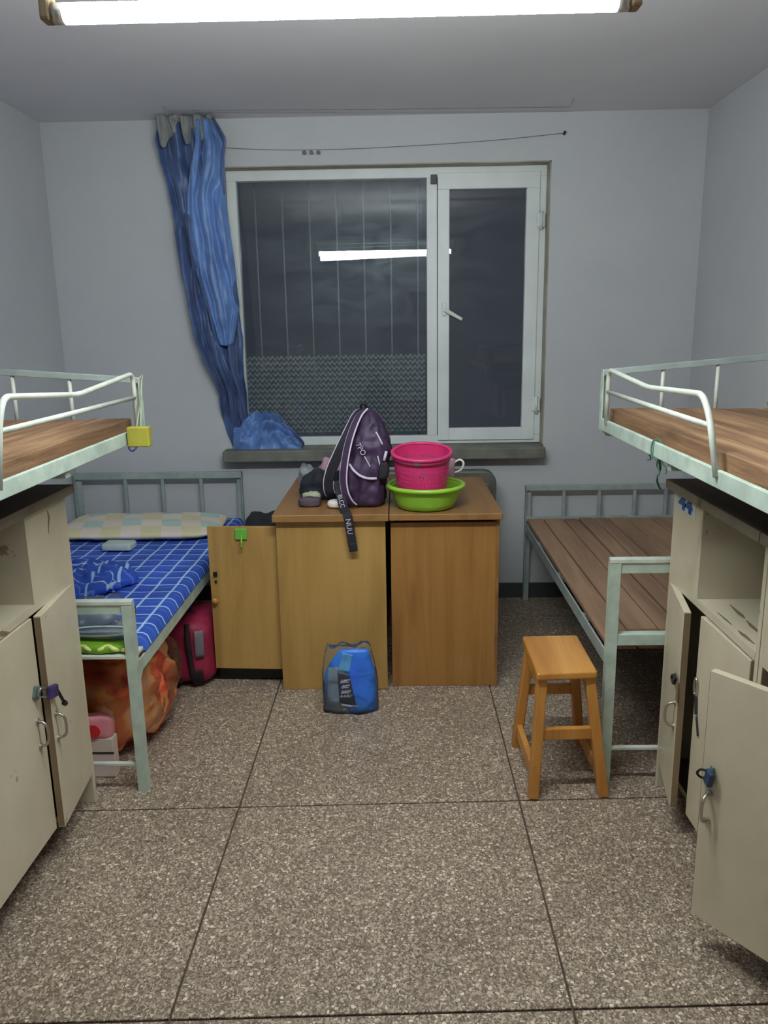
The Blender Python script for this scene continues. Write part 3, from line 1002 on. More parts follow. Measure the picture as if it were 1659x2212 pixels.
# ------------------------------------------------------------------ things on the desks
bp = thing('backpack', (-0.14, 3.3, 0.772), 'slouching purple backpack with white piping on the desk', 'backpack')
secs = [(0.773, -0.222, -0.066, 3.225, 3.43), (0.79, -0.228, -0.062, 3.210, 3.44), (0.849, -0.235, -0.062, 3.200, 3.44), (0.928, -0.231, -0.046, 3.205, 3.43),
        (1.006, -0.212, -0.033, 3.220, 3.41), (1.064, -0.199, -0.047, 3.238, 3.39), (1.112, -0.184, -0.066, 3.255, 3.37), (1.141, -0.174, -0.081, 3.27, 3.35),
        (1.163, -0.165, -0.102, 3.285, 3.335), (1.172, -0.155, -0.120, 3.30, 3.325)]
def sec_at(z):
    if z <= secs[0][0]:
        return secs[0]
    for a, b in zip(secs[:-1], secs[1:]):
        if a[0] <= z <= b[0]:
            t = (z - a[0]) / (b[0] - a[0])
            return tuple(a[i] + (b[i] - a[i]) * t for i in range(5))
    return secs[-1]
loops = []
for k in range(41):
    z = 0.773 + (1.172 - 0.773) * k / 40
    s = sec_at(z)
    cx, cy, hx, hy = (s[1] + s[2]) / 2, (s[3] + s[4]) / 2, (s[2] - s[1]) / 2, (s[4] - s[3]) / 2
    ring = []
    for i in range(56):
        a = 2 * math.pi * i / 56
        d = Vector((sgnpow(math.cos(a), 0.75), sgnpow(math.sin(a), 0.75), 0))
        p = Vector((cx + hx * d.x, cy + hy * d.y, z))
        n = 0.5 - abs(fbm((p.x * 1.8, p.y * 1.8, p.z * 0.55), 13, 6)) * 1.7
        ring.append(p + d.normalized() * (0.020 * n * min(1, hx / 0.05)))
    loops.append(ring)
bm = loft(loops)
obj('pack_body', bm, 'pack_purple', bp, True)
def front_y(x, z):
    s = sec_at(z)
    cx, hx = (s[1] + s[2]) / 2, (s[2] - s[1]) / 2
    cy, hy = (s[3] + s[4]) / 2, (s[4] - s[3]) / 2
    t = min(0.98, abs((x - cx) / hx))
    return cy - hy * (1 - t ** (2 / 0.75)) ** 0.375 - 0.009
def on_front(x, z, off=0.0):
    return Vector((x, front_y(x, z) - off, z))
obj('pocket_piping', tube(smooth_path([on_front(x, z) for x, z in ((-0.203, 0.955), (-0.182, 0.930), (-0.155, 0.910), (-0.124, 0.900), (-0.092, 0.898))]), 0.0055, 8), 'piping_white', bp, True)
obj('zip_piping', tube(smooth_path([on_front(x, z) for x, z in ((-0.092, 1.085), (-0.078, 1.06), (-0.066, 1.034))]), 0.0035, 8), 'piping_white', bp, True)
obj('zip_piping', tube(smooth_path([on_front(x, z) for x, z in ((-0.086, 0.99), (-0.080, 0.965), (-0.076, 0.935))]), 0.003, 8), 'piping_white', bp, True)
obj('side_toggle', tube([on_front(-0.050, 1.005, 0.004), on_front(-0.060, 0.968, 0.006)], 0.006, 8), 'piping_white', bp, True)
obj('cord_lock', blob((-0.062, 3.205, 0.93), (0.022, 0.012, 0.035), 0.006, 30, 3, 0.6, 0.7, 16, 10), 'pack_dark', bp, True)
bm = text_bm('7PO', 0.030, frame_mtx(on_front(-0.154, 1.018, 0.004), (0.42, -0.12, -0.75), (0.8, 0, 0.5)))
obj('print', bm, 'label_print', bp)
obj('print_line', tube(smooth_path([on_front(x, z, 0.002) for x, z in ((-0.140, 0.99), (-0.127, 0.968), (-0.117, 0.948))]), 0.0025, 6), 'label_print', bp)
# shoulder straps
s1 = smooth_path([(-0.140, 3.29, 1.176), (-0.168, 3.27, 1.150), (-0.208, 3.25, 1.074), (-0.247, 3.245, 0.996), (-0.281, 3.25, 0.920), (-0.293, 3.255, 0.870), (-0.291, 3.26, 0.835), (-0.284, 3.27, 0.818)])
wd = (1, -0.25, 0.3)
obj('shoulder_strap', ribbon(s1, wd, 0.040, 0.008), 'pack_dark', bp)
obj('strap_piping', ribbon_edge(s1, wd, 0.042, -1, 0.0042), 'piping_white', bp, True)
obj('strap_piping', ribbon_edge(s1[len(s1) * 2 // 3:], wd, 0.040, 1, 0.0035), 'piping_white', bp, True)
s2 = smooth_path([(-0.135, 3.28, 1.176), (-0.165, 3.245, 1.143), (-0.196, 3.205, 1.069), (-0.217, 3.185, 0.984), (-0.226, 3.178, 0.907), (-0.221, 3.178, 0.849), (-0.204, 3.185, 0.806), (-0.186, 3.20, 0.785)])
wd2 = (1, -0.3, 0.3)
obj('shoulder_strap', ribbon(s2, wd2, 0.026, 0.007), 'pack_purple', bp)
obj('strap_piping', ribbon_edge(s2, wd2, 0.027, 1, 0.0042), 'piping_white', bp, True)
obj('strap_piping', ribbon_edge(s2[:len(s2) * 3 // 4], wd2, 0.027, -1, 0.003), 'piping_white', bp, True)
obj('haul_loop', tube(smooth_path([(-0.150, 3.30, 1.165), (-0.152, 3.28, 1.190), (-0.140, 3.275, 1.196), (-0.128, 3.29, 1.18)]), 0.006, 8), 'pack_dark', bp, True)
# printed webbing strap hanging over the desk edge
ws = smooth_path([(-0.252, 3.235, 0.885), (-0.240, 3.19, 0.838), (-0.226, 3.14, 0.792), (-0.212, 3.104, 0.777), (-0.206, 3.092, 0.766), (-0.200, 3.090, 0.725), (-0.194, 3.090, 0.680), (-0.189, 3.092, 0.640)])
web = obj('webbing_strap', ribbon(ws, (1, 0, 0.25), 0.036, 0.003), 'pack_dark', bp)
bm = text_bm('BLCC', 0.026, frame_mtx((-0.236, 3.156, 0.815), (0.22, -0.66, -0.66), (0.97, 0.0, 0.25), ))
obj('print', bm, 'label_print', web)
bm = text_bm('NUU', 0.030, frame_mtx((-0.2025, 3.0872, 0.725), (0.14, 0, -1), (1, 0, 0.14)))
obj('print', bm, 'label_print', web)
obj('strap_end', bar((-0.190, 3.091, 0.655), (-0.186, 3.093, 0.620), 0.034, 0.010, (0, -1, 0)), 'pack_dark', web, bevel=0.003)

# clothes and small things beside the backpack
tag(obj('dark_garment', blob((-0.325, 3.455, 0.812), (0.105, 0.085, 0.066), 0.030, 12, 2, 0.7, 0.8, 48, 28, 0.7725), 'navy_cloth', None, True), 'crumpled dark navy garment behind the backpack straps', 'clothes')
tag(obj('rolled_cloth', blob((-0.376, 3.262, 0.791), (0.046, 0.030, 0.020), 0.006, 24, 5, 0.6, 0.55, 32, 18, 0.7725), 'plum_cloth', None, True), 'small plum-coloured purse lying at the corner of the desk', 'purse')
tag(obj('pale_cloth', blob((-0.374, 3.318, 0.803), (0.040, 0.026, 0.018), 0.008, 26, 9, 0.7, 0.9, 30, 16, 0.7725), 'pale_green_cloth', None, True), 'small pale green scrap of cloth behind the plum purse', 'cloth')
tag(obj('pink_cloth_bundle', blob((-0.300, 3.64, 0.842), (0.066, 0.06, 0.074), 0.022, 16, 3, 0.7, 0.8, 40, 24, 0.7725), 'pink_cloth', None, True), 'faded pink floral cloth bundle at the back of the desk', 'cloth')
tag(obj('clear_food_bag', blob((-0.432, 3.66, 0.826), (0.034, 0.05, 0.060), 0.018, 22, 1, 0.7, 0.8, 36, 22, 0.7725), 'milky_plastic', None, True), 'crinkled clear plastic bag at the back left of the desk', 'plastic bag')
tag(obj('white_jar', blob((-0.262, 3.225, 0.790), (0.036, 0.030, 0.0185), 0.002, 20, 1, 0.75, 0.9, 28, 18, 0.7725), 'white_plastic', None, True), 'rounded white plastic case lying under the backpack strap', 'case')

bs = thing('wash_basin', (0.112, 3.285, 0.766), 'lime green plastic basin holding the pink basket', 'basin')
bcx, bcy = 0.111, 3.258
obj('bowl', lathe([(0.002, 0.7685), (0.105, 0.7685), (0.117, 0.774), (0.127, 0.795), (0.138, 0.825), (0.147, 0.850), (0.150, 0.858)], (bcx, bcy), 64), 'basin_green', bs, True, solid=0.004)
obj('rim', tube([(bcx + 0.157 * math.cos(2 * math.pi * k / 64), bcy + 0.157 * math.sin(2 * math.pi * k / 64), 0.859) for k in range(64)], 0.0095, 10, True), 'basin_green', bs, True)

bk = thing('laundry_basket', (0.094, 3.262, 0.792), 'pink plastic basket with pierced sides standing in the green basin', 'basket')
kcx, kcy = 0.094, 3.262
prof = []
NR = 22
for i in range(NR + 1):
    t = i / NR
    prof.append((0.096 + 0.020 * t, 0.792 + 0.212 * t))
def skip(i, k):
    return 6 <= i <= 16 and i % 2 == 0 and k % 2 == 0 and (k // 2) % 7 != 6
body = lathe(prof, (kcx, kcy), 96, False, False, skip)
obj('basket_body', body, 'basket_pink', bk, False, solid=0.003)
obj('basket_base', lathe([(0.001, 0.792), (0.096, 0.792)], (kcx, kcy), 48), 'basket_pink', bk, False, solid=0.003)
rimp = []
for k in range(72):
    a = 2 * math.pi * k / 72
    rimp.append((kcx + 0.1205 * math.cos(a), kcy + 0.1205 * math.sin(a), 1.004))
obj('rim', tube(rimp, 0.0075, 10, True), 'basket_pink', bk, True)
obj('rim_band', lathe([(0.1175, 0.978), (0.1195, 1.003)], (kcx, kcy), 72), 'basket_pink', bk, True, solid=0.004)
obj('rim_tag', B((0.062, 0.086, 3.1395, 3.1425, 0.985, 1.003)), 'radiator_paint', bk)
bk.rotation_euler = (math.radians(9.0), 0, 0)
cp = thing('plastic_cup', (0.214, 3.46, 0.766), 'pale pink cup with a white handle standing behind the basket', 'cup')
obj('cup_body', lathe([(0.002, 0.769), (0.027, 0.7695), (0.032, 0.90), (0.033, 0.932)], (0.214, 3.46), 32), 'pink_cloth', cp, True, solid=0.003)
obj('handle', tube(smooth_path([(0.245, 3.46, 0.918), (0.268, 3.455, 0.930), (0.284, 3.45, 0.916), (0.274, 3.455, 0.886), (0.246, 3.46, 0.872)]), 0.005, 8), 'white_plastic', cp, True)

# ------------------------------------------------------------------ metal beds
def L_post(bm, x, y, z0, z1, sx, sy, w=0.032, t=0.004):
    """angle-iron post: flanges run from the corner (x, y) towards sx, sy"""
    abox(bm, min(x, x + sx * w), max(x, x + sx * w), min(y, y + sy * t), max(y, y + sy * t), z0, z1)
    abox(bm, min(x, x + sx * t), max(x, x + sx * t), min(y + sy * t, y + sy * w), max(y + sy * t, y + sy * w), z0, z1)

# right bed: bare planks
b2 = thing('single_bed', (1.1, 3.3, 0), 'single metal bed with bare brown planks beside the stool', 'bed', 'low single beds by the window')
ix, ox, fy, hy = 0.662, 1.525, 2.402, 4.245
for x, sx in ((ix, 1), (ox, -1)):
    bm = bmesh.new(); L_post(bm, x, fy, 0, 0.767, sx, 1)
    obj('leg', bm, 'bed_paint', b2)
    bm = bmesh.new(); L_post(bm, x + (0.022 if sx > 0 else 0), hy, 0.0, 0.655, sx, -1)
    obj('leg', bm, 'bed_paint_grey', b2)
obj('foot_rail', B((ix, ox, fy, fy + 0.030, 0.768, 0.782)), 'rail_white', b2, bevel=0.002)
obj('foot_rail', B((ix + 0.03, ox - 0.03, fy + 0.004, fy + 0.03, 0.735, 0.768)), 'bed_paint', b2)
obj('foot_rail', B((ix + 0.004, ox - 0.004, fy + 0.002, fy + 0.036, 0.492, 0.53)), 'bed_paint', b2, bevel=0.002)
obj('foot_rail', B((ix + 0.01, ox - 0.01, fy + 0.006, fy + 0.022, 0.118, 0.131)), 'rail_white', b2, bevel=0.003)
bm = bmesh.new()
abar(bm, (ix + 0.004, fy + 0.01, 0.443), (ix + 0.026, hy - 0.005, 0.425), 0.006, 0.045)
obj('side_rail', bm, 'bed_paint_grey', b2)
obj('side_rail', B((ox - 0.006, ox, fy + 0.03, hy - 0.03, 0.42, 0.465)), 'bed_paint_grey', b2)
obj('head_rail', B((ix + 0.022, ox, hy - 0.022, hy, 0.628, 0.658)), 'bed_paint_grey', b2, bevel=0.003)
obj('head_rail', B((ix + 0.022, ox, hy - 0.020, hy, 0.455, 0.482)), 'bed_paint_grey', b2, bevel=0.003)
for x in (0.892, 1.083, 1.273, 1.44):
    obj('baluster', B((x - 0.008, x + 0.008, hy - 0.016, hy - 0.004, 0.482, 0.628)), 'bed_paint_grey', b2)
for y in (2.8, 3.3, 3.8):
    obj('cross_bar', B((ix + 0.02, ox - 0.006, y, y + 0.03, 0.425, 0.449)), 'bed_paint_grey', b2)
random.seed(4)
xs = [0.690, 0.778, 0.888, 0.968, 1.048, 1.124, 1.224, 1.36, 1.512]
for i in range(len(xs) - 1):
    g = 0.004
    x0, x1 = xs[i] + g * 0.6, xs[i + 1] - g
    dz = random.uniform(-0.003, 0.003)
    y0 = 2.47 + random.uniform(-0.02, 0.02)
    lo = 0.0 if i else 0.0
    bm = bmesh.new()
    vs = abox(bm, x0, x1, y0, 4.20, 0.4585, 0.480 + dz)
    if i == 0:
        for v in vs:
            if v.co.x < x0 + 0.001 and v.co.y < 3:
                v.co.x -= 0.012
    obj('plank', bm, 'plank_dull', b2, bevel=0.003, segs=1)
# floor bar seen under the foot
# left bed
b1 = thing('single_bed', (-1.3, 3.3, 0), 'single metal bed made up with a blue plaid sheet', 'bed', 'low single beds by the window')
ix, ox, fy = -0.850, -1.765, 2.365
for x, sx in ((ix, -1), (ox, 1)):
    bm = bmesh.new(); L_post(bm, x, fy, 0, 0.656, sx, 1)
    obj('leg', bm, 'bed_paint', b1)
    bm = bmesh.new(); L_post(bm, x, hy, 0, 0.752, sx, -1)
    obj('leg', bm, 'bed_paint_grey', b1)
obj('foot_rail', B((ox, ix, fy, fy + 0.030, 0.657, 0.671)), 'rail_white', b1, bevel=0.002)
obj('foot_rail', B((ox + 0.03, ix - 0.03, fy + 0.004, fy + 0.028, 0.628, 0.657)), 'bed_paint', b1)
obj('foot_rail', B((ox + 0.01, ix - 0.002, fy + 0.002, fy + 0.085, 0.474, 0.486)), 'rail_white', b1, bevel=0.002)
obj('foot_rail', B((ox + 0.01, ix - 0.01, fy + 0.006, fy + 0.022, 0.090, 0.103)), 'rail_white', b1, bevel=0.003)
obj('side_rail', B((ix - 0.006, ix, fy + 0.03, hy - 0.03, 0.415, 0.458)), 'bed_paint', b1)
obj('side_rail', B((ox, ox + 0.006, fy + 0.03, hy - 0.03, 0.415, 0.458)), 'bed_paint', b1)
bm = bmesh.new()
abar(bm, (ix - 0.003, fy + 0.018, 0.40), (ix - 0.003, fy + 0.07, 0.44), 0.005, 0.03)
obj('gusset', bm, 'bed_paint', b1)
obj('head_rail', B((ox, ix, hy - 0.024, hy, 0.718, 0.754)), 'bed_paint_grey', b1, bevel=0.003)
obj('head_rail', B((ox, ix, hy - 0.022, hy, 0.47, 0.495)), 'bed_paint_grey', b1, bevel=0.003)
for x in (-1.49, -1.285, -1.075):
    obj('baluster', B((x - 0.008, x + 0.008, hy - 0.018, hy - 0.004, 0.495, 0.718)), 'bed_paint_grey', b1)
obj('bed_board', B((ox + 0.01, ix - 0.008, fy + 0.09, hy - 0.03, 0.450, 0.466)), 'plank_dull', b1)

# bedding on the left bed
def sheet_fn(u, v):
    x = -1.752 + u * (0.905)
    y = 2.458 + v * (4.215 - 2.458)
    zt = 0.507 + 0.005 * fbm((x, y, 0), 6, 1)
    e = min((u) / 0.04, (1 - u) / 0.04, v / 0.02, (1 - v) / 0.02)
    e = max(0.0, min(1.0, e))
    z = 0.467 + (zt - 0.467) * math.sqrt(max(0.0, 1 - (1 - e) ** 2))
    return (x, y, z)
bm = grid(sheet_fn, 80, 110)
sheet = tag(obj('bed_sheet', bm, 'plaid_blue', None, True), 'blue and white plaid sheet spread over the left bed', 'bed sheet')
pl = blob((-1.300, 3.905, 0.538), (0.405, 0.235, 0.040), 0.014, 6, 3, 0.95, 0.35, 72, 26, 0.512)
tag(obj('pillow', pl, 'patchwork', None, True), 'pale patchwork pillow at the head of the plaid bed', 'pillow')
bm = bar((-1.375, 3.555, 0.531), (-1.235, 3.545, 0.531), 0.085, 0.034)
tag(obj('tissue_packet', bm, 'tissue_white', None, bevel=0.010), 'white tissue packet lying in front of the patchwork pillow', 'packet')
bl = blob((-1.285, 3.01, 0.530), (0.21, 0.17, 0.050), 0.050, 9, 12, 0.8, 0.85, 64, 34, 0.512, True)
tag(obj('blanket', bl, 'plaid_blue', None, True), 'crumpled blue plaid blanket heaped halfway down the bed', 'blanket')

cb = thing('clear_bag', (-1.03, 2.52, 0.512), 'clear plastic bag of pale things at the foot of the plaid bed', 'plastic bag')
obj('bag_skin', blob((-1.045, 2.585, 0.548), (0.115, 0.07, 0.052), 0.022, 18, 4, 0.7, 0.8, 48, 28, 0.513), 'clear_plastic', cb, True)
obj('contents', blob((-1.065, 2.59, 0.540), (0.075, 0.05, 0.034), 0.010, 16, 7, 0.7, 0.8, 32, 18, 0.514), 'milky_plastic', cb, True)
obj('knot', blob((-1.03, 2.575, 0.604), (0.018, 0.012, 0.014), 0.010, 50, 2, 0.8, 0.9, 16, 10), 'clear_plastic', cb, True)
gp = thing('green_packet', (-0.98, 2.405, 0.486), 'lime green packet with a wavy pale band on the foot rail', 'packet')
obj('packet_body', blob((-1.005, 2.412, 0.502), (0.125, 0.036, 0.016), 0.006, 20, 6, 0.6, 0.6, 40, 18, 0.4865), 'lime', gp, True)
obj('frill', tube([(-1.12 + 0.235 * t / 40, 2.384 + 0.006 * math.sin(t * 0.9), 0.505 + 0.006 * math.sin(t * 0.45 + 0.6)) for t in range(41)], 0.0075, 8), 'lime_pale', gp, True)
tr = thing('plastic_tray', (-1.0, 2.47, 0.50), 'blue-grey plastic tray lying above the green packet', 'tray')
obj('tray_body', loft([[(-0.995 + rx * math.cos(a), 2.462 + ry * math.sin(a), z) for a in (2 * math.pi * k / 40 for k in range(40))] for rx, ry, z in ((0.100, 0.034, 0.517), (0.115, 0.042, 0.533))]), 'milky_plastic', tr, True)
obj('tray_rim', tube([(-0.995 + 0.116 * math.cos(2 * math.pi * k / 40), 2.462 + 0.043 * math.sin(2 * math.pi * k / 40), 0.534) for k in range(40)], 0.0035, 8, True), 'tissue_white', tr, True)

# under the left bed
qb = thing('quilt_bundle', (-1.1, 2.72, 0), 'orange and red patterned quilt packed in a clear bag under the bed', 'quilt')
obj('quilt', blob((-1.10, 2.80, 0.19), (0.195, 0.26, 0.185), 0.070, 6, 2, 0.75, 0.75, 64, 40, 0.006, True), 'quilt_print', qb, True)
obj('bag_skin', blob((-1.10, 2.80, 0.195), (0.225, 0.288, 0.192), 0.028, 7, 9, 0.7, 0.75, 48, 30, 0.002), 'quilt_plastic', qb, True)
ct = thing('carton', (-1.06, 2.47, 0.0), 'small white carton with a pink and red top under the foot rail', 'carton')
obj('carton_body', B((-1.120, -0.985, 2.452, 2.494, 0.0, 0.15)), 'carton_white', ct, bevel=0.006)
obj('carton_top', blob((-1.053, 2.473, 0.185), (0.067, 0.024, 0.045), 0.004, 20, 1, 0.5, 0.6, 28, 16), 'carton_pink', ct, True)
obj('red_spot', tube([(-1.048, 2.452, 0.178), (-1.048, 2.4455, 0.178)], 0.024, 16), 'carton_red', ct)
obj('seam', B((-1.119, -0.986, 2.4505, 2.4525, 0.092, 0.098)), 'grime_metal', ct)

# duffel bag
db = thing('duffel_bag', (-0.96, 3.3, 0), 'crimson and grey sports bag on the floor under the plaid bed', 'bag')
obj('bag_body', blob((-0.955, 3.31, 0.155), (0.155, 0.175, 0.154), 0.014, 6, 3, 0.45, 0.5, 56, 36, 0.001), 'duffel_red', db, True)
def dsurf(x, z, off=0.006):
    t = min(0.97, abs((x + 0.955) / 0.155)); s = min(0.97, abs((z - 0.155) / 0.154))
    return Vector((x, 3.31 - 0.180 * ((1 - t ** 4) ** 0.25) * ((1 - s ** 4.4) ** 0.22) - off, z))
def patch(x0, x1, z0, z1):
    return grid(lambda u, v: dsurf(x0 + (x1 - x0) * u, z0 + (z1 - z0) * v), 8, 8)
obj('grey_panel', patch(-1.045, -0.975, 0.095, 0.155), 'duffel_grey', db, True, solid=0.006)
obj('strap', tube(smooth_path([dsurf(x, z, 0.006) for x, z in ((-1.07, 0.170), (-1.0, 0.172), (-0.962, 0.150), (-0.950, 0.10), (-0.948, 0.03))]), 0.011, 8), 'duffel_dark', db, True)
obj('strap', tube(smooth_path([dsurf(x, z, 0.004) for x, z in ((-0.905, 0.29), (-0.898, 0.22), (-0.893, 0.15), (-0.888, 0.08), (-0.883, 0.02))]), 0.012, 8), 'duffel_dark', db, True)
obj('grey_panel', patch(-0.870, -0.835, 0.15, 0.265), 'duffel_grey', db, True, solid=0.006)
obj('bottom_panel', patch(-0.885, -0.845, 0.015, 0.09), 'duffel_dark', db, True, solid=0.006)
obj('handle', tube(smooth_path([(-1.05, 3.25, 0.285), (-1.0, 3.24, 0.325), (-0.93, 3.24, 0.330), (-0.88, 3.25, 0.290)]), 0.010, 8), 'duffel_dark', db, True)

# ------------------------------------------------------------------ loft beds
def loft_bed(label, side, ix, wx, ye, guard_hi, guard_lo, gend, balx, edges_x, seed, far_y):
    """side +1 = right wall; ix = aisle side x, wx = wall side x, ye = far end y"""
    yn = 0.72
    t = thing('loft_bed', ((ix + wx) / 2, (ye + yn) / 2, 0), label, 'bed', 'raised plank beds over the cabinets')
    s = side
    o = -s  # outwards = towards the aisle
    obj('side_rail', B((min(ix, ix + s * 0.012), max(ix, ix + s * 0.012), yn + 0.036, ye - 0.001, 1.154, 1.193)), 'bed_paint', t, bevel=0.002)
    obj('rail_flange', B((min(ix + s * 0.012, ix + s * 0.045), max(ix + s * 0.012, ix + s * 0.045), yn + 0.036, ye - 0.001, 1.154, 1.160)), 'bed_paint', t)
    obj('side_rail', B((min(wx, wx - s * 0.012), max(wx, wx - s * 0.012), yn + 0.036, ye - 0.029, 1.154, 1.193)), 'bed_paint', t)
    for y in (ye - 0.032, 2.0, 1.4, yn + 0.04):
        obj('cross_bar', B((min(ix + s * 0.012, wx - s * 0.012), max(ix + s * 0.012, wx - s * 0.012), y, y + 0.03, 1.134, 1.160)), 'bed_paint', t)
    # far end frame: post at the aisle, post at the wall, sloping top rail
    bm = bmesh.new(); L_post(bm, ix, ye, 1.193, 1.350, s, -1, 0.028)
    obj('corner_post', bm, 'bed_paint', t)
    bm = bmesh.new(); L_post(bm, wx, ye, 1.15, 1.422, -s, -1, 0.028)
    obj('corner_post', bm, 'bed_paint', t)
    obj('end_rail', bar((ix, ye - 0.012, 1.343), (wx, ye - 0.012, 1.412), 0.024, 0.020), 'bed_paint_grey', t, bevel=0.002)
    for x in balx:
        z1 = 1.343 + (1.412 - 1.343) * (x - ix) / (wx - ix)
        obj('baluster', tube([(x, ye - 0.012, 1.19), (x, ye - 0.012, z1)], 0.0068, 8), 'rail_white', t, True)
    # guard rail of bent tube
    obj('guard_rail', tube(fillet(guard_hi), 0.0075, 10), 'rail_white', t, True)
    obj('guard_rail', tube(guard_lo, 0.0068, 10), 'rail_white', t, True)
    obj('guard_post', tube(gend, 0.0068, 10), 'rail_white', t, True)
    # near end frame and legs
    for x in (ix, wx):
        sx = s if x == ix else -s
        bm = bmesh.new(); L_post(bm, x, yn, 0, 1.40, sx, 1, 0.035)
        obj('leg', bm, 'bed_paint', t)
    bm = bmesh.new(); L_post(bm, wx, 2.20, 0, 1.19, -s, 1, 0.030)
    obj('leg', bm, 'bed_paint', t)
    obj('end_rail', bar((ix, yn + 0.012, 1.39), (wx, yn + 0.012, 1.39), 0.024, 0.020), 'bed_paint_grey', t)
    # planks
    random.seed(seed)
    for i in range(len(edges_x) - 1):
        a, b = edges_x[i], edges_x[i + 1]
        n = 14
        x_in, x_out = a + s * 0.003, b - s * 0.003
        y0, y1 = yn + 0.04 + random.uniform(0, 0.03), far_y + random.uniform(-0.015, 0.01)
        zt = 1.224 + random.uniform(-0.005, 0.006)
        wav = 0.010 if i == 0 else 0.004
        bm = bmesh.new()
        rings = []
        for k in range(n + 1):
            y = y0 + (y1 - y0) * k / n
            da = wav * fbm((y * 1.0, i, seed), 3.2, seed)
            rings.append([bm.verts.new(p) for p in ((x_in + da, y, 1.1605), (x_out, y, 1.1605), (x_out, y, zt), (x_in + da * 0.6 + s * 0.002, y, zt))])
        for A, C in zip(rings[:-1], rings[1:]):
            for k in range(4):
                bm.faces.new((A[k], A[(k + 1) % 4], C[(k + 1) % 4], C[k]))
        bm.faces.new(rings[0][::-1]); bm.faces.new(rings[-1])
        obj('plank', bm, 'plank_brown', t, bevel=0.003, segs=1, angle=50)
    return t

gx_ = 0.677
lb_r = loft_bed('raised plank bed on the right, above the cabinet with open doors', 1, 0.678, 1.535, 2.70,
    [(gx_, 2.600, 1.195), (gx_, 2.595, 1.358), (gx_, 2.184, 1.331), (gx_, 1.79, 1.345), (gx_, 1.742, 1.300), (gx_, 1.680, 1.178)],
    [(gx_, 2.597, 1.287), (gx_, 1.735, 1.281)], [(gx_, 2.600, 1.18), (gx_, 2.596, 1.335)],
    (0.88, 1.06, 1.24, 1.40), (0.704, 0.880, 1.03, 1.20, 1.36, 1.515), 7, 2.685)
obj('loose_board', B((1.20, 1.40, 1.2, 2.62, 1.2335, 1.250)), 'plank_brown', lb_r, bevel=0.003)
gx_ = -0.842
lb_l = loft_bed('raised plank bed on the left, above the closed cream cabinet', -1, -0.845, -1.765, 2.64,
    [(gx_, 2.550, 1.195), (gx_, 2.545, 1.370), (gx_, 2.101, 1.340), (gx_, 1.695, 1.368), (gx_, 1.665, 1.320), (gx_, 1.628, 1.178)],
    [(gx_, 2.547, 1.294), (gx_, 1.655, 1.298)], [(gx_, 2.550, 1.18), (gx_, 2.546, 1.345)],
    (-1.08, -1.268, -1.45, -1.62), (-0.870, -1.010, -1.15, -1.30, -1.48, -1.745), 3, 2.60)

# yellow box hung on the left loft corner
yb = thing('yellow_box', (-0.806, 2.45, 1.15), 'small yellow box hung by a string on the left bunk corner', 'box')
obj('box_body', B((-0.840, -0.772, 2.435, 2.47, 1.150, 1.212)), 'yellow_card', yb, bevel=0.004)
obj('string', tube(smooth_path([(-0.800, 2.45, 1.212), (-0.815, 2.52, 1.27), (-0.835, 2.60, 1.33), (-0.842, 2.645, 1.358), (-0.850, 2.648, 1.352), (-0.838, 2.62, 1.335), (-0.822, 2.53, 1.27), (-0.812, 2.452, 1.212)]), 0.0018, 6), 'string_pale', yb)
obj('loop', tube(smooth_path([(-0.838, 2.440, 1.152), (-0.832, 2.430, 1.143), (-0.822, 2.430, 1.140), (-0.812, 2.440, 1.151)]), 0.003, 6), 'padlock_purple', yb)

# green string on the right loft rail
gs = thing('green_string', (0.69, 2.1, 1.1), 'frayed green string knotted round the right bunk rail', 'string')
c0 = 2.105
obj('knot_loop', tube(smooth_path([(0.674, c0, 1.15), (0.672, c0 + 0.004, 1.175), (0.676, c0, 1.197), (0.690, c0 - 0.01, 1.198), (0.696, c0 - 0.03, 1.16), (0.690, c0 - 0.03, 1.150), (0.676, c0 - 0.02, 1.151)]), 0.0025, 6), 'green_string', gs)
for a, pts in enumerate((
        [(0.680, c0 - 0.03, 1.151), (0.684, c0 - 0.012, 1.132), (0.690, c0 - 0.02, 1.115), (0.688, c0 - 0.005, 1.102)],
        [(0.684, c0 - 0.04, 1.151), (0.688, c0 - 0.055, 1.140), (0.690, c0 - 0.07, 1.136), (0.689, c0 - 0.072, 1.120)],
        [(0.682, c0 + 0.05, 1.152), (0.690, c0 + 0.06, 1.138), (0.688, c0 + 0.08, 1.132)])):
    obj('strand', tube(smooth_path(pts), 0.0018, 6), 'green_string', gs)
obj('ribbon_end', ribbon(smooth_path([(0.686, c0 - 0.02, 1.151), (0.696, c0 - 0.005, 1.12), (0.692, c0 + 0.005, 1.09), (0.70, c0 - 0.004, 1.064)]), (0.5, 1, 0), 0.028, 0.001), 'teal_paint', gs)

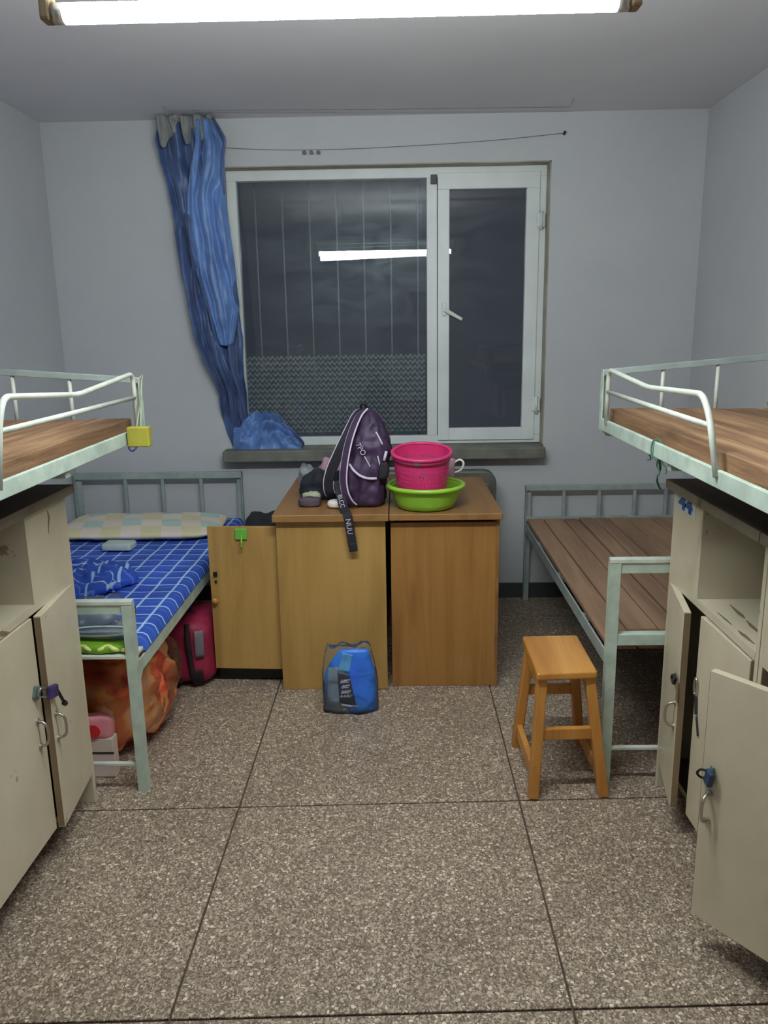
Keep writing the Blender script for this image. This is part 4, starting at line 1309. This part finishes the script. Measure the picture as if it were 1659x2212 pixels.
# ------------------------------------------------------------------ cabinets
def door_panel(parent, hx, hy, dy, ang, side, z0, z1, th=0.02, edge=True):
    """door hinged at (hx,hy); dy = signed width along y when closed; ang swings into the aisle"""
    o = -side
    w = abs(dy)
    d = Vector((o * math.sin(ang), math.copysign(math.cos(ang), dy), 0))
    n = Vector((o * math.cos(ang), -math.copysign(1, dy) * math.sin(ang), 0))   # outward face normal
    def q(a, b, z):
        v = Vector((hx, hy, 0)) + d * a + n * b
        return (v.x, v.y, z)
    bm = bmesh.new()
    lo = [bm.verts.new(q(a, b, z0)) for a, b in ((0, 0), (w, 0), (w, th), (0, th))]
    hi = [bm.verts.new(q(a, b, z1)) for a, b in ((0, 0), (w, 0), (w, th), (0, th))]
    for k in range(4):
        bm.faces.new((lo[k], lo[(k + 1) % 4], hi[(k + 1) % 4], hi[k]))
    bm.faces.new(lo[::-1]); bm.faces.new(hi)
    dr = obj('door', bm, 'cabinet_paint', parent, bevel=0.002)
    # bare wood edge strip
    bm = bmesh.new()
    lo = [bm.verts.new(q(a, b, z0 + 0.004)) for a, b in ((w - 0.0005, 0.0015), (w + 0.0012, 0.0015), (w + 0.0012, th - 0.0015), (w - 0.0005, th - 0.0015))]
    hi = [bm.verts.new(q(a, b, z1 - 0.004)) for a, b in ((w - 0.0005, 0.0015), (w + 0.0012, 0.0015), (w + 0.0012, th - 0.0015), (w - 0.0005, th - 0.0015))]
    for k in range(4):
        bm.faces.new((lo[k], lo[(k + 1) % 4], hi[(k + 1) % 4], hi[k]))
    bm.faces.new(lo[::-1]); bm.faces.new(hi)
    obj('edge_strip', bm, 'cabinet_edge', dr)
    def onface(a, z, off=0.0):
        return Vector(q(a, th + off, z))
    return dr, onface

def pull(dr, onface, a, zc, h=0.075):
    pts = smooth_path([onface(a, zc + h / 2, 0.0), onface(a, zc + h / 2 - 0.004, 0.016), onface(a, zc + h / 4, 0.026), onface(a, zc - h / 4, 0.026), onface(a, zc - h / 2 + 0.004, 0.016), onface(a, zc - h / 2, 0.0)])
    h_ = obj('handle', tube(pts, 0.0042, 8), 'chrome', dr, True)
    for z in (zc + h / 2, zc - h / 2):
        obj('handle_foot', tube([onface(a, z, 0.0), onface(a, z, 0.004)], 0.009, 10), 'chrome', dr)

def cabinet(label, side, fx, bx, y0, y1, ztop, zdoor, stile, over=0.012, name='storage_cabinet'):
    """open cubby on top, cupboard below; fx front x, bx back x, y0 near, y1 far"""
    t = thing(name, ((fx + bx) / 2, (y0 + y1) / 2, 0), label, 'cabinet', 'cream cabinets under the raised beds')
    s = side
    def bb(a, b, *r):
        return B((min(a, b), max(a, b)) + r)
    T = 0.018
    obj('side_panel', bb(fx, bx, y1 - T, y1, 0.0, ztop - 0.028), 'cabinet_paint', t, bevel=0.002)
    obj('side_panel', bb(fx, bx, y0, y0 + T, 0.0, ztop - 0.028), 'cabinet_paint', t, bevel=0.002)
    obj('back_panel', bb(bx, bx - s * 0.01, y0 + T, y1 - T, 0.06, ztop - 0.028), 'cabinet_inside', t)
    obj('top_board', bb(fx - s * 0.022, bx, y0, y1 + over, ztop - 0.028, ztop), 'cabinet_top', t, bevel=0.003)
    obj('top_edge', bb(fx - s * 0.0245, fx - s * 0.0225, y0, y1 + over, ztop - 0.027, ztop - 0.001), 'cabinet_top_edge', t)
    obj('shelf', bb(fx, bx - s * 0.012, y0 + T, y1 - T, zdoor + 0.0, zdoor + 0.022), 'cabinet_paint', t)
    obj('bottom_board', bb(fx + s * 0.021, bx, y0 + T, y1 - T, 0.085, 0.103), 'cabinet_inside', t)
    obj('stile', bb(fx, fx + s * 0.016, stile, y1 - T, zdoor + 0.022, ztop - 0.028), 'cabinet_paint', t)
    obj('divider', bb(fx + s * 0.016, bx - s * 0.012, stile, stile + 0.016, zdoor + 0.022, ztop - 0.028), 'cabinet_paint', t)
    return t

# left, far unit
cL = cabinet('cream cabinet on the left with padlocked doors beneath an open shelf', -1, -1.004, -1.70, 1.585, 2.322, 1.056, 0.752, 2.052)
HX = -1.023
dA, fA = door_panel(cL, HX, 2.302, -0.284, math.radians(5.5), -1, 0.106, 0.752)
pull(dA, fA, 0.262, 0.415)
dB, fB = door_panel(cL, HX, 1.605, 0.412, math.radians(0.6), -1, 0.106, 0.748)
pull(dB, fB, 0.374, 0.425)
obj('hasp', bar(fB(0.368, 0.552, 0.003), fB(0.396, 0.538, 0.008), 0.006, 0.034, (0, 0, 1)), 'teal_paint', dB, bevel=0.004)
pk = thing('padlock', (-0.97, 2.02, 0.52), 'dark blue padlock with a key hanging on the left cabinet hasp', 'padlock')
cP = Vector((-0.975, 2.012, 0.535))
obj('lock_body', bar(cP + Vector((0.006, -0.012, 0.0)), cP + Vector((0.010, 0.030, -0.008)), 0.016, 0.036), 'padlock_purple', pk, bevel=0.005)
obj('shackle', tube(smooth_path([cP + Vector((0, -0.010, 0.014)), cP + Vector((-0.006, -0.030, 0.022)), cP + Vector((-0.010, -0.036, 0.004)), cP + Vector((0, -0.012, -0.010))]), 0.003, 8), 'chrome', pk, True)
obj('key', bar(cP + Vector((0.012, 0.030, -0.010)), cP + Vector((0.018, 0.050, -0.058)), 0.004, 0.009), 'black_metal', pk, bevel=0.001)
obj('key_bow', tube([cP + Vector((0.018, 0.050, -0.058)), cP + Vector((0.018, 0.056, -0.064))], 0.008, 8), 'black_metal', pk)
# left, near unit (only its far corner could show)
cL2 = cabinet('cream cabinet at the left edge of the picture, nearest the camera', -1, -1.004, -1.70, 0.960, 1.580, 1.056, 0.752, 1.30, 0.0)
d_, f_ = door_panel(cL2, HX, 1.560, -0.285, 0.0, -1, 0.106, 0.750)
pull(d_, f_, 0.262, 0.42)
d_, f_ = door_panel(cL2, HX, 0.980, 0.275, 0.0, -1, 0.106, 0.750)
pull(d_, f_, 0.250, 0.42)

# right, far unit
cR = cabinet('cream cabinet on the right with its far door ajar and blue sticker', 1, 0.843, 1.47, 1.764, 2.398, 1.036, 0.712, 2.160)
HX = 0.862
dC, fC = door_panel(cR, HX, 2.378, -0.268, math.radians(10.5), 1, 0.095, 0.712)
pull(dC, fC, 0.240, 0.385)
obj('latch', bar(fC(0.225, 0.490, 0.005), fC(0.262, 0.515, 0.010), 0.006, 0.018), 'black_metal', dC, bevel=0.002)
obj('latch_ring', tube([fC(0.225, 0.488, 0.008) + Vector((0, math.cos(a) * 0.014, math.sin(a) * 0.012)) for a in (2 * math.pi * k / 14 for k in range(14))], 0.004, 8, True), 'black_metal', dC, True)
obj('hasp_strap', bar(fC(0.266, 0.500, 0.003), fC(0.270, 0.440, 0.003), 0.004, 0.010, (0, 1, 0)), 'cabinet_edge', dC)
dD, fD = door_panel(cR, HX, 1.800, 0.305, math.radians(1.2), 1, 0.085, 0.705)
obj('hasp', tube([fD(0.290, 0.500, 0.006) + Vector((0, math.cos(a) * 0.010, math.sin(a) * 0.026)) for a in (2 * math.pi * k / 14 for k in range(14))], 0.003, 8, True), 'chrome', dD, True)
obj('hasp_strap', bar(fD(0.285, 0.47, 0.004), fD(0.278, 0.42, 0.004), 0.005, 0.010, (0, 1, 0)), 'grime_metal', dD)
obj('hasp_strap', bar(fD(0.275, 0.415, 0.003), fD(0.255, 0.365, 0.003), 0.003, 0.008, (0, 1, 0)), 'grime_metal', dD)
st = obj('sticker', B((0.8415, 0.843, 2.215, 2.372, 0.952, 1.003)), 'sticker_pale', cR)
st['label'] = 'blue printed sticker'
bm = text_bm('44', 0.056, frame_mtx((0.8407, 2.294, 0.979), (0, -1, 0), (0, 0, 1)), bold=0.003)
for v_ in bm.verts:
    v_.co.y = 2.294 + (v_.co.y - 2.294) * 1.9
obj('sticker_print', bm, 'sticker_blue', st)
# right, near unit with the wide-open door
cR2 = cabinet('cream cabinet at the right edge with its door swung open', 1, 0.843, 1.47, 1.140, 1.760, 1.036, 0.715, 1.48, 0.0)
dE, fE = door_panel(cR2, HX, 1.500, 0.244, math.radians(36.5), 1, 0.095, 0.733)
pull(dE, fE, 0.222, 0.398, 0.072)
obj('hasp', bar(fE(0.218, 0.505, 0.003), fE(0.218, 0.470, 0.003), 0.004, 0.014, (0, 1, 0)), 'teal_paint', dE)
d_, f_ = door_panel(cR2, HX, 1.180, 0.300, 0.0, 1, 0.095, 0.712)
pull(d_, f_, 0.28, 0.42)
pk2 = thing('padlock', tuple(fE(0.213, 0.46, 0.01)), 'small blue padlock on the wide open cabinet door', 'padlock')
q0 = fE(0.218, 0.482, 0.008)
obj('lock_body', bar(q0 + Vector((0.0, 0.0, 0.012)), q0 + Vector((-0.004, 0.004, -0.024)), 0.014, 0.028, (0, 1, 0)), 'padlock_blue', pk2, bevel=0.004)
obj('shackle', tube(smooth_path([q0 + Vector((-0.004, 0.010, 0.006)), q0 + Vector((-0.016, 0.016, 0.008)), q0 + Vector((-0.024, 0.018, -0.002)), q0 + Vector((-0.016, 0.016, -0.012)), q0 + Vector((-0.004, 0.010, -0.010))]), 0.003, 8), 'black_metal', pk2, True)

# ------------------------------------------------------------------ stool
sl = thing('wooden_stool', (0.53, 2.49, 0), 'varnished yellow wooden stool with splayed legs', 'stool')
obj('seat', loft([[(0.428, 2.330, z), (0.622, 2.345, z), (0.624, 2.652, z), (0.430, 2.645, z)] for z in (0.404, 0.432)]), 'stool_seat_wood', sl, bevel=0.008, segs=3)
top = {'fl': (0.450, 2.365, 0.404), 'fr': (0.602, 2.375, 0.404), 'bl': (0.452, 2.612, 0.404), 'br': (0.602, 2.618, 0.404)}
bot = {'fl': (0.425, 2.325, 0.0), 'fr': (0.655, 2.335, 0.0), 'bl': (0.418, 2.655, 0.0), 'br': (0.650, 2.660, 0.0)}
for k in top:
    obj('leg', bar(top[k], bot[k], 0.032, 0.040, (0, 1, 0)), 'stool_wood', sl, bevel=0.004)
def at(k, z):
    a, b = Vector(top[k]), Vector(bot[k])
    return a + (b - a) * ((a.z - z) / a.z)
for a, b, z, w, h in (('fl', 'fr', 0.215, 0.020, 0.040), ('bl', 'br', 0.235, 0.020, 0.036), ('fl', 'bl', 0.075, 0.020, 0.048), ('fr', 'br', 0.075, 0.020, 0.048),
                      ('fl', 'bl', 0.375, 0.018, 0.045), ('fr', 'br', 0.375, 0.018, 0.045)):
    obj('stretcher', bar(at(a, z), at(b, z), w, h), 'stool_wood', sl, bevel=0.003)

# ------------------------------------------------------------------ blue pack on the floor
dp = thing('detergent_pouch', (-0.205, 2.96, 0), 'blue detergent pouch wrapped in clear plastic on the floor', 'pouch')
def pouch_loops(x0t, x1t, x0b, x1b, y, d, zt, amp, seed, zb=0.002):
    out = []
    for k in range(17):
        t = k / 16
        z = zb + (zt - zb) * t
        xl = x0b + (x0t - x0b) * max(0, (t - 0.55) / 0.45) ** 1.5
        xr = x1b + (x1t - x1b) * max(0, (t - 0.4) / 0.6) ** 1.6
        dd = d * (1 - 0.86 * t ** 1.6) * (0.86 + 0.14 * min(1, t * 8))
        ring = []
        for i in range(36):
            a = 2 * math.pi * i / 36
            p = Vector(((xl + xr) / 2 + (xr - xl) / 2 * sgnpow(math.cos(a), 0.8), y + dd * sgnpow(math.sin(a), 0.7), z))
            p.y += amp * fbm(p, 18, seed)
            ring.append(p)
        out.append(ring)
    return out
PB = dict(x0t=-0.240, x1t=-0.130, x0b=-0.308, x1b=-0.098, y=2.955, d=0.052, zt=0.256)
obj('pouch_body', loft(pouch_loops(PB['x0t'], PB['x1t'], PB['x0b'], PB['x1b'], PB['y'], PB['d'], PB['zt'], 0.004, 2)), 'pouch_blue', dp, True)
def pouch_front(x, z, off=0.002):
    t = max(0.0, min(1.0, (z - 0.002) / (PB['zt'] - 0.002)))
    xl = PB['x0b'] + (PB['x0t'] - PB['x0b']) * max(0, (t - 0.55) / 0.45) ** 1.5
    xr = PB['x1b'] + (PB['x1t'] - PB['x1b']) * max(0, (t - 0.4) / 0.6) ** 1.6
    dd = PB['d'] * (1 - 0.86 * t ** 1.6) * (0.86 + 0.14 * min(1, t * 8))
    c, h = (xl + xr) / 2, (xr - xl) / 2
    q = min(0.985, abs((x - c) / h)) ** 1.25
    y = PB['y'] - dd * (1 - q * q) ** 0.35
    p = Vector((x, y, z))
    p.y += 0.004 * fbm(p, 18, 2) - off
    return p
def pquad(name, mat, bl, br, tr_, tl, n=12, off=0.002):
    def f(u, v):
        a = (bl[0] + (br[0] - bl[0]) * u, bl[1] + (br[1] - bl[1]) * u)
        b = (tl[0] + (tr_[0] - tl[0]) * u, tl[1] + (tr_[1] - tl[1]) * u)
        return pouch_front(a[0] + (b[0] - a[0]) * v, a[1] + (b[1] - a[1]) * v, off)
    return obj(name, grid(f, n, n), mat, dp, True, solid=0.0012)
pquad('grey_panel', 'pouch_grey', (-0.305, 0.004), (-0.205, 0.004), (-0.228, 0.195), (-0.290, 0.185))
pquad('cyan_swirl', 'pouch_cyan', (-0.250, 0.178), (-0.205, 0.172), (-0.190, 0.238), (-0.232, 0.248), off=0.0035)
pquad('label', 'label_dark', (-0.246, 0.052), (-0.180, 0.040), (-0.205, 0.165), (-0.252, 0.176), off=0.005)
pquad('label_line', 'label_print', (-0.238, 0.040), (-0.172, 0.032), (-0.170, 0.037), (-0.240, 0.047), off=0.005)
for k, (zc, w, hh) in enumerate(((0.138, 0.030, 0.016), (0.116, 0.024, 0.016), (0.094, 0.030, 0.013), (0.078, 0.040, 0.010))):
    xc = -0.222 + 0.001 * k
    bm = bmesh.new()
    for j in range(4):
        xx = xc - w / 2 + w * j / 3
        abar(bm, pouch_front(xx - 0.003, zc - hh * 0.45 * math.cos(j), 0.007), pouch_front(xx + 0.005, zc + hh * 0.45, 0.007), 0.0055, 0.0012, (0, -1, 0))
    abar(bm, pouch_front(xc - w / 2, zc - hh * 0.3, 0.007), pouch_front(xc + w / 2, zc - hh * 0.1, 0.007), 0.004, 0.0012, (0, -1, 0))
    obj('label_print', bm, 'label_print', dp)
wl = pouch_loops(-0.292, -0.122, -0.316, -0.092, 2.955, 0.064, 0.276, 0.014, 9, 0.001)
for k, ring in enumerate(wl):
    t = max(0.0, (k - 9) / 7)
    for p in ring:
        p.z += t * (0.012 * math.sin(p.x * 75) + 0.010 * fbm((p.x, 0, 0), 40, 3))
        p.x += t * 0.008 * fbm(p, 25, 4)
obj('plastic_wrap', loft(wl), 'clear_plastic', dp, True)

# ------------------------------------------------------------------ peeled paint on the cabinets
def chip(parent, pts, n, t=0.0006):
    """thin irregular patch of bare board: pts run along its spine, n = surface normal"""
    n = Vector(n)
    bm = bmesh.new()
    L, Rr = [], []
    for i, (p, w) in enumerate(pts):
        p = Vector(p) + n * t
        q = Vector(pts[min(i + 1, len(pts) - 1)][0]) - Vector(pts[max(i - 1, 0)][0])
        sd = n.cross(q).normalized()
        L.append(bm.verts.new(p + sd * w))
        Rr.append(bm.verts.new(p - sd * w))
    for i in range(len(pts) - 1):
        bm.faces.new((L[i], L[i + 1], Rr[i + 1], Rr[i]))
    o = obj('paint_chip', bm, 'cabinet_edge', parent, solid=0.0006)
    o['label'] = 'patch of bare board where the paint has peeled'
zs = 0.7343
for pts in (
        [((0.916, 2.110, zs), 0.001), ((0.914, 2.07, zs), 0.004), ((0.913, 2.035, zs), 0.007), ((0.912, 2.005, zs), 0.002)],
        [((0.910, 1.990, zs), 0.001), ((0.906, 1.945, zs), 0.006), ((0.905, 1.91, zs), 0.003), ((0.902, 1.875, zs), 0.006), ((0.900, 1.845, zs), 0.001)],
        [((0.858, 2.053, zs), 0.001), ((0.859, 2.0, zs), 0.003), ((0.859, 1.957, zs), 0.001)],
        [((0.859, 1.918, zs), 0.001), ((0.860, 1.89, zs), 0.006), ((0.861, 1.86, zs), 0.004), ((0.862, 1.830, zs), 0.001)]):
    chip(cR, pts, (0, 0, 1))
chip(cL, [((-1.004, 2.195, 1.006), 0.002), ((-1.004, 2.20, 0.985), 0.006), ((-1.004, 2.19, 0.96), 0.003), ((-1.004, 2.187, 0.94), 0.001)], (1, 0, 0))
chip(cL, [((-1.004, 1.855, 0.771), 0.002), ((-1.004, 1.862, 0.765), 0.008), ((-1.004, 1.885, 0.757), 0.005), ((-1.004, 1.90, 0.754), 0.001)], (1, 0, 0))
